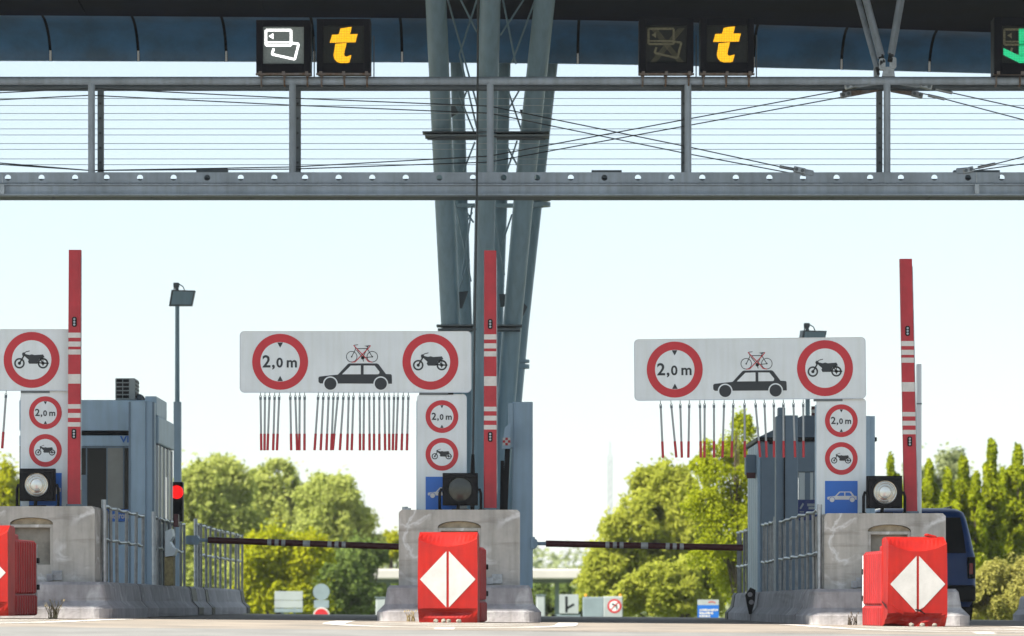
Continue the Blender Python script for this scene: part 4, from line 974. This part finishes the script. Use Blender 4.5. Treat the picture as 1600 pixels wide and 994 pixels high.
mb = MB(); mb.bar(P(793, 700, 46.95), P(789, 802, 46.95), .07, .07); mb.bar(P(789, 802, 46.95), P(788, 912, 46.95), .07, .07); mb.bar(P(785, 720, 47.3), P(782, 912, 47.3), .05, .05); mb.build('shaft', 'black', t)
# slim wall-side post behind the right lane sign
d = 44
t = thing('box_post', 'blue-grey box post showing right of the right lane sign', 'post', P(1358, 915, d))
mb = MB(); mb.box(PX(1346, d), PX(1360.5, d), d, d + .2, .4, PZ(650, d), 0, .01); mb.box(PX(1360.5, d), PX(1367.5, d), d + .03, d + .2, .4, PZ(650, d), 0, .006); mb.build('shaft', 'booth', t)
# striped pole seen under the right sign
d = 52
t = thing('striped_pole', 'red and white striped pole glimpsed beside the right lane sign', 'pole', P(1273, 915, d))
mb = MB()
for k in range(24): mb.box(PX(1268, d), PX(1277, d), d, d + .06, PZ(640 + 5.2 * k, d) if k < 8 else PZ(640 + 5.2 * k, d), PZ(640 + 5.2 * k - 5.2, d), k % 2 if k < 5 else 0)
mb.box(PX(1268, d), PX(1277, d), d, d + .06, .4, PZ(640 + 5.2 * 23, d)); mb.build('pole', ['dark_red', 'white_paint'], t)

# ------------------------------------------------------------------ right toll booth
d = 49.6; Z = lambda py: PZ(py, d); zr = .38
t = thing('toll_booth', 'dark blue-grey toll booth with hipped roof behind the right railing', 'toll booth', (4.3, 50.5, zr))
xl, xr = PX(1189, d), PX(1362, d)
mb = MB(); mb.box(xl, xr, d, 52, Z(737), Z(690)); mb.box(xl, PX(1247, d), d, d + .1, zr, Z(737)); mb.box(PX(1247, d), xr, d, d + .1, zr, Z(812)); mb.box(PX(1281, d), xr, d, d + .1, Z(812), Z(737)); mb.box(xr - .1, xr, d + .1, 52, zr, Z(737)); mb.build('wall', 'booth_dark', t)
mb = MB(); e = .07
mb.box(xl - e, xr + e, d - e, 52 + e, Z(690), Z(683.5), 0, .01); ea = mb.build('eave', 'black', t)
mb = MB(); zt_ = Z(645); zb_ = Z(683.5)
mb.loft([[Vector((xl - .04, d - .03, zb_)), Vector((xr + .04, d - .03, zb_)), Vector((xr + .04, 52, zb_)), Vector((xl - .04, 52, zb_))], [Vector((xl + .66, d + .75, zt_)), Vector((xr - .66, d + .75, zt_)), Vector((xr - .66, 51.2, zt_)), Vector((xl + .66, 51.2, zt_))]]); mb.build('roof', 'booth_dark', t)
mb = MB(); mb.box(PX(1248, d), PX(1280, d), d + .04, d + .06, Z(784), Z(738)); wn = mb.build('front_window', 'glass_bright', t)
mb = MB(); mb.box(PX(1258, d), PX(1266, d), d + .02, d + .04, Z(784), Z(738)); mb.box(PX(1271, d), PX(1273, d), d + .02, d + .04, Z(784), Z(738)); mb.build('mullion', 'booth_dark', wn)
mb = MB(); mb.box(PX(1246, d), PX(1300, d), d - .03, d - .005, Z(813), Z(781)); sg = mb.build('payment_sign', mat('navy_sign', (.01, .03, .16), .5), t)
mb = MB(); D = Draw(mb, 1250, 790, d / F, PX(1250, d), Z(790), d - .032)
D.poly([(1249, 794), (1254, 786), (1256, 788), (1251, 796)], 0); D.poly([(1261, 787), (1275, 787), (1275, 791), (1261, 791)], 0); D.poly([(1263, 792), (1276, 792), (1276, 796), (1263, 796)], 0); D.line([(1249, 800), (1256, 800)], 1.4, 0); mb.build('payment_symbols', 'far_white', sg)
mb = MB(); mb.box(PX(1202, d), PX(1246, d), d - .012, d - .002, Z(690), Z(694), 0); mb.box(PX(1229, d) - .0, PX(1231, d), d - .012, d - .002, Z(912), Z(728)); mb.build('panel_joint', 'black', t)
mb = MB()
for k in range(5):
    y = d + .02 + k * .42; mb.box(xl - .05, xl - .002, y, y + .35, zr, Z(692), 0, .008)
mb.build('side_glazing', 'booth', t)
mb = MB(); mb.box(xl - .2, xl - .05, d + .3, d + .55, PZ(742, 50), PZ(711, 50), 0, .012); sp = mb.build('loudspeaker', 'booth_dark', t)
mb = MB(); mb.box(xl - .19, xl - .06, d + .28, d + .298, PZ(748, 50), PZ(739, 50)); mb.build('amber_lens', 'dark_red', sp)
d = 46.0; Z = lambda py: PZ(py, d)
t = thing('box_column', 'blue-grey box column rising through the railing before the right booth', 'column', (PX(1230, d), d, zr))
mb = MB(); mb.box(PX(1213, d), PX(1226, d), d + .03, d + .3, zr, Z(650), 0, .01); mb.box(PX(1226, d), PX(1247, d), d, d + .3, zr, Z(649), 0, .01); mb.box(PX(1217, d), PX(1228, d), d + .1, d + .3, Z(650), Z(636), 0, .01); mb.build('shaft', 'booth_dark', t)
mb = MB(); mb.box(PX(1224.5, d), PX(1226.5, d), d - .01, d + .0, zr, Z(650)); mb.build('seam', 'black', t)

# ------------------------------------------------------------------ blue van
def van():
    t = thing('van', 'dark blue van seen from behind in the lane right of the booth', 'van', (0, 0, 0))
    lv = [(.22, .78, .12, 4.0), (.34, .83, .02, 4.12), (.52, .86, 0, 4.16), (.60, .86, .02, 4.15), (.9, .865, .05, 4.08), (1.02, .855, .07, 3.9), (1.10, .835, .085, 3.05), (1.35, .79, .14, 2.7), (1.6, .735, .21, 2.3), (1.70, .70, .27, 2.15), (1.755, .62, .40, 2.0), (1.775, .48, .6, 1.8)]
    rings = []
    for z, hw, ya, yb in lv: rings.append([Vector((p[0], p[1], z)) for p in rrect(-hw, hw, ya, yb, .13, 5)])
    mb = MB(); mb.loft(rings, 0, True, True); mb.build('body', 'van', t)
    mb = MB(); zs = ((1.06, .70, .066), (1.35, .67, .128), (1.62, .63, .203))
    rows = [[Vector((u * hw, y - .012, z)) for u in (-1, -.96, .96, 1)] for z, hw, y in zs]; mb.add([p for r in rows for p in r], [[j * 4 + i, j * 4 + i + 1, j * 4 + i + 5, j * 4 + i + 4] for j in range(2) for i in range(3)]); mb.build('rear_window', 'glass', t)
    mb = MB(); mb.box(-.84, .84, -.06, .1, .30, .56, 0, .04); mb.build('bumper', 'black', t)
    for s in (-1, 1):
        mb = MB(); mb.box(s * .78 - .06, s * .78 + .06, .0, .1, .66, 1.0, 0, .015); tl = mb.build('tail_light', 'black', t); mb = MB(); mb.box(s * .78 - .035, s * .78 + .02, -.012, -.002, .73, .9, 0, .004); mb.build('red_lens', 'tail_red', tl)
    mb = MB(); mb.box(-.26, .26, .0, .03, .66, .77, 0, .006); mb.build('number_plate', 'black', t)
    mb = MB(); mb.box(-.2, .2, .02, .05, .84, .88, 0, .01); mb.build('handle', 'black', t)
    for s in (-1, 1):
        for y in (.75, 3.3):
            mb = MB(); mb.cyl((s * .86, y, .3), (-s, 0, 0), .3, .2, 24); wh = mb.build('wheel', 'tyre', t)
            mb = MB(); mb.cyl((s * .868, y, .3), (-s, 0, 0), .19, .02, 20); mb.build('rim', 'galv', wh)
        mb = MB(); mb.box(s * .865 - .004, s * .865 + .004, 1.3, 2.9, 1.12, 1.3); mb.box(s * .92 - .06, s * .92 + .06, 2.75, 2.85, 1.08, 1.25, 0, .03); mb.build('mirror', 'black', t)
    mb = MB()
    for s in (-1, 1): mb.tube([(s * .55, .7, 1.775), (s * .55, .75, 1.80), (s * .55, 2.0, 1.80), (s * .55, 2.05, 1.765)], .015, 8)
    mb.build('roof_rail', 'black', t)
    return t
v = van(); v.location = (PX(1440, 53.5), 53.5, cross(6.4))

# ------------------------------------------------------------------ background: roofed footbridge, mast, small signs
d = 120.0; s = d / F
t = thing('flat_canopy', 'long white flat beam crossing behind the middle island', 'bridge', P(730, 965, d))
mb = MB(); mb.box(PX(560, d), PX(912, d), d, d + 6, PZ(905, d), PZ(889, d), 0, .05); mb.build('beam', 'bridge_white', t)
mb = MB(); mb.box(PX(562, d), PX(900, d), d + .4, d + 6, PZ(910, d), PZ(905, d)); mb.build('underside', 'steel_dark', t)
for px in (600, 690, 780, 868):
    mb = MB(); mb.box(PX(px, d), PX(px + 7, d), d + 2, d + 2.4, -3, PZ(910, d)); mb.build('pier', 'far_grey', t)
d = 170.0
t = thing('radio_mast', 'pale lattice mast above the trees in the middle gap', 'mast', P(953, 965, d))
mb = MB()
for a in (950.6, 955.4): mb.tube([P(a, 960, d), P(a, 712, d)], .028, 6)
for k in range(18): mb.tube([P(950.6, 960 - k * 13.5, d), P(955.4, 946.5 - k * 13.5, d)], .02, 4)
mb.tube([P(953, 712, d), P(953, 690, d)], .02, 6); mb.build('lattice', 'mast', t)
d = 88.0
def zgr(px, dd): return gz(PX(px, dd), dd)
t = thing('sign_back', 'grey backs of stacked road sign boards before the left trees', 'road sign', (PX(451, d), d, zgr(451, d)))
for y0, y1 in ((924, 938), (938.6, 950), (951, 957)):
    mb = MB(); mb.box(PX(429, d), PX(473, d), d, d + .04, PZ(y1, d), PZ(y0, d), 0, .005); mb.build('board', 'far_white' if y0 < 950 else 'far_grey', t)
for px in (441, 460):
    mb = MB(); mb.box(PX(px, d) - .03, PX(px, d) + .03, d + .05, d + .1, zgr(px, d), PZ(925, d)); mb.build('leg', 'far_grey', t)
t = thing('round_sign', 'grey round sign over a red disc seen beyond the left barrier arm', 'road sign', (PX(502, d), d, zgr(502, d)))
mb = MB(); mb.cyl(P(502, 925, d), (0, 1, 0), 13 * d / F, .04, 28); mb.build('round_plate', 'far_grey', t)
mb = MB(); mb.box(PX(490.5, d), PX(514, d), d, d + .04, PZ(950, d), PZ(938, d), 0, .005); mb.build('plate', 'far_grey', t)
mb = MB(); mb.cyl(P(502, 962, d - .05), (0, 1, 0), 13 * d / F, .04, 28); mb.cyl(P(502, 962, d - .056), (0, 1, 0), 11 * d / F, .008, 28, 1); mb.build('red_disc', ['white_paint', 'red_sign'], t)
mb = MB(); mb.box(PX(502, d) - .03, PX(502, d) + .03, d + .05, d + .1, zgr(502, d), PZ(915, d)); mb.build('leg', 'far_grey', t)
def far_cabinet(px0, px1, py0, m, label, dd):
    t = thing('roadside_cabinet', label, 'cabinet', (PX(px0, dd), dd, zgr(px0, dd)))
    mb = MB(); mb.box(PX(px0, dd), PX(px1, dd), dd, dd + .6, zgr(px0, dd), PZ(py0, dd), 0, .03); mb.build('cabinet_body', m, t)
    mb = MB(); mb.box(PX(px0, dd) - .02, PX(px1, dd) + .02, dd - .02, dd + .62, PZ(py0, dd), PZ(py0 - 1, dd)); mb.build('cabinet_lid', 'far_grey', t); return t
far_cabinet(587, 606, 934, 'far_white', 'small white cabinet just left of the middle nose block', 80)
far_cabinet(838, 852, 930, 'far_white', 'small pale cabinet just right of the middle nose block', 90)
d = 84.0
t = thing('junction_sign', 'white sign with a black forked arrow right of the middle island', 'road sign', (PX(889, d), d, zgr(889, d)))
mb = MB(); mb.box(PX(874, d), PX(904, d), d, d + .04, PZ(959, d), PZ(929, d), 0, .005); mb.build('plate', 'far_white', t)
mb = MB(); D = Draw(mb, 0, 0, d / F, 0, 0, d - .001); D.x, D.z, D.u0, D.v0 = PX(885, d), PZ(945, d), 885, 945
D.line([(885, 932), (885, 957)], 4, 0); D.line([(885, 951), (897, 944)], 3.5, 0); mb.build('arrow', 'black_sign', t)
mb = MB(); mb.box(PX(884, d) - .04, PX(884, d) + .04, d + .05, d + .1, zgr(884, d), PZ(930, d)); mb.box(PX(870, d), PX(907, d), d + .02, d + .08, PZ(964, d), PZ(960, d)); mb.build('leg', 'far_grey', t)
t = thing('warning_trailer', 'white board with a red no left turn ring and two amber lamps', 'road sign', (PX(941, d), d, zgr(941, d)))
mb = MB(); mb.box(PX(911, d), PX(943, d), d, d + .5, PZ(966, d), PZ(933, d), 0, .02); mb.build('side_board', 'far_grey', t)
mb = MB(); mb.box(PX(943, d), PX(973, d), d - .02, d + .5, PZ(966, d), PZ(932, d), 0, .02); mb.build('front_board', 'far_white', t)
mb = MB(); D = Draw(mb, 960, 947, d / F, PX(960, d), PZ(947, d), d - .022); D.ring(960, 947, 8, 11, 0); D.disc(960, 947, 8, 1); D.line([(964, 952), (963, 946), (956, 944)], 2.4, 2, 2); D.line([(954, 953), (966, 941)], 1.6, 0, 3); mb.build('turn_ban_roundel', SIGM, t)
for px in (915.5, 969.5):
    mb = MB(); mb.cyl(P(px, 932, d + .2), (0, 0, 1), .03, .06, 12); mb.build('amber_lamp', 'orange', t)
mb = MB(); mb.box(PX(920, d), PX(965, d), d + .1, d + .4, zgr(941, d), PZ(966, d)); mb.build('base', 'far_grey', t)
d = 76.0
t = thing('information_sign', 'small blue and white information board by the right barrier end', 'road sign', (PX(1106, d), d, zgr(1106, d)))
mb = MB(); mb.box(PX(1090, d), PX(1123, d), d, d + .05, PZ(972, d), PZ(945.5, d)); mb.build('blue_field', 'blue_sign', t)
mb = MB(); mb.box(PX(1090, d), PX(1123, d), d, d + .05, PZ(945.5, d), PZ(937, d)); mb.build('white_field', 'far_white', t)
mb = MB(); D = Draw(mb, 1106, 950, d / F, PX(1106, d), PZ(950, d), d - .001)
for y, a, b in ((953.5, 1093, 1120), (958.5, 1093, 1113), (963, 1093, 1108)):
    u = a
    while u < b: w_ = random.uniform(1.2, 3.2); D.poly([(u, y - 1.3 - random.random()), (u + w_, y - 1.3 - random.random()), (u + w_, y + 1.2), (u, y + 1.2)], 0); u += w_ + random.uniform(.5, 1.1)
D.line([(1107, 941.5), (1112, 940), (1118, 942)], 1.4, 1); mb.build('text_lines', ['white_paint', 'red_sign'], t)
mb = MB(); mb.box(PX(1096, d), PX(1099, d), d + .05, d + .1, zgr(1096, d), PZ(940, d)); mb.box(PX(1114, d), PX(1117, d), d + .05, d + .1, zgr(1096, d), PZ(940, d)); mb.build('leg', 'far_grey', t)

# ------------------------------------------------------------------ vegetation
rng = np.random.default_rng(11)
def clump_noise(p, sc, seed):
    r = np.random.default_rng(seed); v = np.zeros(len(p))
    for k in range(5):
        w_ = r.normal(size=3); w_ /= np.linalg.norm(w_); v += np.sin((p @ w_) * sc * (1 + .55 * k) + r.uniform(0, 6.28)) / (1 + .35 * k)
    return v / 2.6
def leaves(name, lobes, n, leaf, m, parent=None, seed=1, gap=-.15, shell=.55, csc=2.2, aspect=1.7, up=0.0, loc=None, sub=0):
    """leaf clumps through ellipsoid lobes: (cx, cy, cz, rx, ry, rz)"""
    r = np.random.default_rng(seed); L = np.array(lobes, float)
    if sub:
        ex = []
        for l in L:
            for q in range(sub):
                dd = r.normal(size=3); dd /= np.linalg.norm(dd); dd[2] = abs(dd[2]) * .9 - .25; f = r.uniform(.22, .42); ex.append([*(l[:3] + dd * l[3:6] * r.uniform(.8, 1.05)), *(l[3:6] * f * r.uniform(.7, 1.3, 3))])
        L = np.vstack([L * np.array((1, 1, 1, .88, .88, .88)), np.array(ex)])
    wgt = (L[:, 3] * L[:, 4] * L[:, 5]) ** .75; wgt /= wgt.sum()
    pick = r.choice(len(L), size=n * 2, p=wgt); dirs = r.normal(size=(n * 2, 3)); dirs /= np.linalg.norm(dirs, axis=1)[:, None]
    rad = np.where(r.random(n * 2) < shell, r.uniform(.72, 1.06, n * 2), r.random(n * 2) ** (1 / 3)); rad = rad * np.where(r.random(n * 2) < (.22 if shell < .58 else 0), r.uniform(1, 1.42, n * 2), 1)
    bumpy = 1 + .20 * clump_noise(dirs * 3 + pick[:, None], 2.1, seed + 5)
    p = L[pick, :3] + dirs * (rad * bumpy)[:, None] * L[pick, 3:6]
    keep = clump_noise(p, csc, seed + 9) > gap - .35 * r.random(n * 2)
    p = p[keep][:n]; k = len(p)
    outw = dirs[keep][:n]; nrm = r.normal(size=(k, 3)) * .75 + outw * .8 + np.array((0, 0, .35)); nrm /= np.linalg.norm(nrm, axis=1)[:, None]
    a = r.normal(size=(k, 3)); a[:, 2] += up; u = a - nrm * (a * nrm).sum(1)[:, None]; u /= np.linalg.norm(u, axis=1)[:, None]; w_ = np.cross(nrm, u)
    sz = leaf * r.uniform(.6, 1.4, k)[:, None]
    V = np.empty((k, 4, 3)); V[:, 0] = p + u * sz * aspect * .5; V[:, 1] = p + w_ * sz * .5; V[:, 2] = p - u * sz * aspect * .5; V[:, 3] = p - w_ * sz * .5
    org = np.array(loc if loc is not None else (0, 0, 0))
    if parent is not None: org = np.array(parent.location)
    V = (V.reshape(-1, 3) - org)
    me = bpy.data.meshes.new(name); me.vertices.add(4 * k); me.vertices.foreach_set('co', V.ravel()); me.loops.add(4 * k); me.loops.foreach_set('vertex_index', np.arange(4 * k, dtype=np.int32))
    me.polygons.add(k); me.polygons.foreach_set('loop_start', np.arange(0, 4 * k, 4, dtype=np.int32)); me.polygons.foreach_set('loop_total', np.full(k, 4, dtype=np.int32)); me.update(calc_edges=True)
    at = me.attributes.new('tint', 'FLOAT', 'FACE'); tint = np.clip(.55 + .24 * clump_noise(p, csc * .8, seed + 3) + r.normal(0, .17, k), 0, 1); at.data.foreach_set('value', tint.astype(np.float32))
    me.materials.append(m); ob = bpy.data.objects.new(name, me); COL.objects.link(ob)
    if parent is not None: ob.parent = parent
    elif loc is not None: ob.location = loc
    return ob
LM = {'willow': leaf_mat('willow_leaf', (.30, .34, .04), (.50, .52, .09), .6), 'pale': leaf_mat('pale_leaf', (.33, .385, .09), (.50, .54, .16), .6), 'bright': leaf_mat('bright_leaf', (.29, .33, .015), (.48, .48, .02), .6),
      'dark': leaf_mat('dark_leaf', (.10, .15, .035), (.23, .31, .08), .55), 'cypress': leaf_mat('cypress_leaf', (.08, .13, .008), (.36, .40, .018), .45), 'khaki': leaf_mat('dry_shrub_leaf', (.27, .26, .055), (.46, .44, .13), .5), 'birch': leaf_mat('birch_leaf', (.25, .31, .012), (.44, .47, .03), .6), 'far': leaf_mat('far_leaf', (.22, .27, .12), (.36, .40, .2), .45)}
def tree(name, label, group, px, d, lobes_px, n, leaf0, m, seed, gap=-.15, shell=.55, csc=2.2, trunk=.16, limbs=6, aspect=1.7, up=0, dep=.8, sub=9):
    """lobes in photo pixels (x, y, half width, half height) at distance d"""
    leaf = leaf0 * .58; n = int(n * 2.1); s = d / F; x = PX(px, d); g = gz(x, d)
    t = thing(name, label, 'tree' if 'shrub' not in name and 'bush' not in name else 'shrub', (x, d, g), group)
    L = [(PX(a, d), d + random.uniform(-.4, .4), PZ(b, d), c * s, max(c * s * dep, .4), e * s) for a, b, c, e in lobes_px]
    leaves('crown', L, n, leaf, LM[m], t, seed, gap, shell, csc, aspect, up, None, sub)
    top = max(l[2] for l in L); mb = MB(); h = top - g
    mb.tube([(x, d, g - .1), (x + .04, d, g + h * .35), (x - .05, d + .05, g + h * .7), (x, d, top)], [trunk, trunk * .8, trunk * .5, trunk * .18], 10)
    for k in range(limbs):
        l = L[k % len(L)]; z0 = g + h * (.25 + .5 * random.random()); tip = Vector(l[:3]) + Vector((random.uniform(-.6, .6) * l[3], random.uniform(-.6, .6) * l[4], random.uniform(-.2, .7) * l[5]))
        a = Vector((x, d, z0)); mb.tube([a, a.lerp(tip, .5) + Vector((0, 0, .12)), tip], [trunk * .42, trunk * .26, trunk * .07], 6)
    mb.build('trunk', 'bark', t)
    return t
G1 = 'trees beyond the left lane'
tree('deciduous_tree', 'yellow-green tree at the left picture edge behind the lane sign', G1, 5, 112, [(0, 770, 32, 60), (-10, 860, 40, 90)], 4200, .17, 'bright', 21)
tree('deciduous_tree', 'rounded pale green tree just right of the lamp post', G1, 335, 128, [(330, 770, 52, 58), (305, 840, 52, 60), (365, 830, 45, 70), (345, 735, 34, 26), (335, 900, 70, 60)], 15000, .19, 'pale', 22, -.5)
tree('deciduous_tree', 'slender topped pale tree second from the lamp post', G1, 435, 134, [(433, 755, 38, 38), (425, 800, 44, 50), (455, 830, 40, 70), (432, 728, 16, 12), (435, 900, 55, 60)], 10000, .19, 'pale', 23, -.45)
tree('deciduous_tree', 'spreading pale green tree sloping down towards the middle island', G1, 525, 124, [(505, 785, 42, 48), (535, 775, 30, 36), (540, 822, 44, 52), (570, 866, 30, 38), (500, 850, 45, 60), (540, 900, 60, 50)], 14000, .18, 'pale', 24, -.45)
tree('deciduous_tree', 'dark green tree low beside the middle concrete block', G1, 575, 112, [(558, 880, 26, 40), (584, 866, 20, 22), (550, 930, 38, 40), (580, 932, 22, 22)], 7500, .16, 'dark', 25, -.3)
tree('bushy_shrub', 'bright yellow-green bush under the left barrier arm', 'bushes beyond the left lane', 440, 104, [(430, 870, 48, 46), (480, 868, 42, 38), (410, 925, 40, 48), (465, 930, 50, 45), (395, 880, 20, 40)], 12500, .15, 'bright', 26, -.12, csc=2.8)
tree('bushy_shrub', 'shaded green bush behind the round grey sign', 'bushes beyond the left lane', 520, 106, [(525, 905, 35, 50), (545, 940, 40, 34), (505, 940, 36, 34)], 7500, .15, 'dark', 27, -.25)
tree('bushy_shrub', 'small bright bush touching the left edge of the middle block', 'bushes beyond the left lane', 612, 130, [(612, 855, 18, 26), (610, 900, 20, 40)], 2500, .16, 'bright', 28)
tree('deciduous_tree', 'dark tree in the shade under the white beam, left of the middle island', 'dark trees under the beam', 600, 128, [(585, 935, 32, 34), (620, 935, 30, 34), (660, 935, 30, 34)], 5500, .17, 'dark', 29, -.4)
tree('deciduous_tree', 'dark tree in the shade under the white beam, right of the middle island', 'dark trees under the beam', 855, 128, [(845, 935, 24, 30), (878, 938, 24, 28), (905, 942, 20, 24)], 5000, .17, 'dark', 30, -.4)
tree('willow_tree', 'large soft yellow-green willow left of the right booth', 'willows beyond the right lane', 1040, 98, [(1040, 765, 46, 46), (1000, 820, 50, 50), (1060, 820, 56, 66), (950, 880, 38, 42), (1010, 890, 60, 60), (1085, 870, 52, 70), (960, 935, 52, 34), (925, 920, 26, 34)], 26000, .13, 'willow', 31, -.5, csc=2.6, aspect=2.4, up=-1.0)
tree('bushy_shrub', 'pale yellow bush at the foot of the willow', 'willows beyond the right lane', 1070, 90, [(1030, 915, 50, 38), (1085, 910, 44, 40), (1125, 925, 34, 38), (990, 940, 38, 26), (1060, 945, 70, 22)], 14000, .11, 'willow', 32, -.1, csc=3.2, aspect=2.2)
tree('birch_tree', 'airy birch with scattered leaves rising behind the hanging rods', 'birch', 1150, 80, [(1160, 672, 18, 32), (1150, 705, 30, 40), (1118, 712, 26, 36), (1172, 725, 20, 40), (1130, 745, 48, 42), (1165, 770, 34, 50), (1105, 790, 40, 34), (1140, 830, 50, 50), (1150, 890, 40, 56), (1110, 868, 30, 30), (1092, 725, 12, 16)], 10500, .095, 'birch', 33, .06, .4, 4.2, .08, 14, 1.5)
Gc = 'cypresses beyond the van'
for i, (px, top, hw, lab) in enumerate(((1392, 722, 17, 'leftmost small cypress between the right lane sign and the leaning boom'), (1421, 728, 20, 'cypress half hidden behind the leaning red boom'), (1452, 730, 24, 'cypress just right of the pale narrow post'), (1482, 744, 24, 'low cypress between the narrow post and the tallest cypress'), (1504, 724, 25, 'cypress touching the left side of the tallest cypress'), (1570, 742, 22, 'lower cypress wedged between the tallest and the right edge cypress'), (1524, 748, 20, 'low cypress partly covered by the tallest cypress'), (1546, 697, 28, 'tallest pointed cypress beyond the right side of the van'), (1592, 704, 28, 'cypress at the right picture edge'))):
    d = 84 + (i % 3) * 1.5; lob = []
    for k in range(9):
        f_ = k / 8; yy = top + 10 + (955 - top) * f_; lob.append((px + random.uniform(-3, 3), yy, hw * min(1, .28 + 1.35 * f_), 24))
    for k in range(10): f_ = random.uniform(.12, .85); lob.append((px + random.choice((-1, 1)) * hw * .55 * min(1, .35 + f_), top + 10 + (940 - top) * f_, hw * .42, 20))
    tree('cypress_tree', lab, Gc, px, d, lob, 11500, .105, 'cypress', 40 + i, -.6, .75, 4.5, .1, 3, 1.9, 1.5, 1.0, 2)
for i, (px, top, lab) in enumerate(((1440, 706, 'hazy pale poplar top left of the van roof'), (1490, 700, 'hazy pale poplar top between the cypresses'), (1570, 715, 'hazy pale poplar between the two right cypresses'))):
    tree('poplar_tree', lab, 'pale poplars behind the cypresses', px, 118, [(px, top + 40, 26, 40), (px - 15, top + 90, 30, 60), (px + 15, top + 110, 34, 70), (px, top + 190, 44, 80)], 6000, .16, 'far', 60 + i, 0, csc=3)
for i, (px, lab) in enumerate(((1545, 'dry khaki bush right beside the van'), (1590, 'dry khaki bush at the right picture edge'))):
    tree('bushy_shrub', lab, 'dry bushes by the van', px, 74, [(px, 905, 30, 34), (px + 10, 935, 34, 34), (px - 18, 940, 24, 30)], 9000, .075, 'khaki', 70 + i, 0.0, .5, 5, .03, 12, 2.2)
wood = [(x, 230 + random.uniform(-15, 15), -.6 + random.uniform(0, .8), 6.5, 4, random.uniform(3.6, 4.8)) for x in range(-60, 64, 5)]
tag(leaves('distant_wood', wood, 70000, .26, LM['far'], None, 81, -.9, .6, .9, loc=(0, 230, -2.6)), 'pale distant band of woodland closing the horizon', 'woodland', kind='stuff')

# ------------------------------------------------------------------ small things on the ground
def weed(px, d, h, n, label, m):
    x = PX(px, d); g = gz(x, d); mb = MB()
    for k in range(n):
        a = random.uniform(0, 6.28); l = h * random.uniform(.4, 1); e = random.uniform(.1, .6) * l
        p0 = Vector((x + random.uniform(-.05, .05), d + random.uniform(-.05, .05), g - .005)); p1 = p0 + Vector((math.cos(a) * e * .4, math.sin(a) * e * .4, l * .6)); p2 = p0 + Vector((math.cos(a) * e, math.sin(a) * e, l))
        mb.tube([p0, p1, p2], [.005, .004, .002], 4)
        if random.random() < .4: mb.tube([p2, p2 + Vector((0, 0, .02))], [.009, .004], 5)
    tag(mb.build('weed', m, None, (x, d, g)), label, 'weed')
weed(82, 39.0, .24, 34, 'dry weed tuft between the left red barrier and nose block', 'dry')
weed(642, 39.0, .12, 26, 'dry grass tuft left of the upright red barrier', 'dry')
weed(1332, 39.1, .14, 22, 'dark weed at the foot of the right nose block', 'bark')
i = 0
for px, lab in ((681, 'leftmost small stone under the upright red barrier'), (693, 'second small stone under the upright red barrier'), (701, 'third small stone under the upright red barrier'), (717, 'rightmost small stone under the upright red barrier'), (1424, 'small stone under the torn red barrier, left one'), (1441, 'small stone under the torn red barrier, middle one'), (1460, 'small stone under the torn red barrier, right one')):
    x = PX(px, 37.0); bm = bmesh.new(); bmesh.ops.create_icosphere(bm, subdivisions=2, radius=.028)
    for v_ in bm.verts: v_.co *= 1 + random.uniform(-.18, .18); v_.co.z *= .8
    g = gz(x, 37.0)
    for v_ in bm.verts: v_.co += Vector((x, 37.0, g + .018))
    mb = MB(); mb.bm(bm); tag(mb.build('stone', 'stone', None, (x, 37.0, g)), lab, 'stone', 'stones at the red barriers')


# ------------------------------------------------------------------ very thin summer haze
mb = MB(); mb.box(-420, 420, -62, 3050, -45, 40)
hzm = bpy.data.materials.new('haze_air'); hzm.use_nodes = True; t_ = hzm.node_tree
for n_ in list(t_.nodes): t_.nodes.remove(n_)
o_ = t_.nodes.new('ShaderNodeOutputMaterial'); v_ = t_.nodes.new('ShaderNodeVolumePrincipled'); v_.inputs['Color'].default_value = (.94, .97, 1, 1); v_.inputs['Density'].default_value = 0.0002
t_.links.new(v_.outputs[0], o_.inputs['Volume'])
tag(mb.build('haze', hzm), kind='stuff', label='thin pale summer haze filling the air')
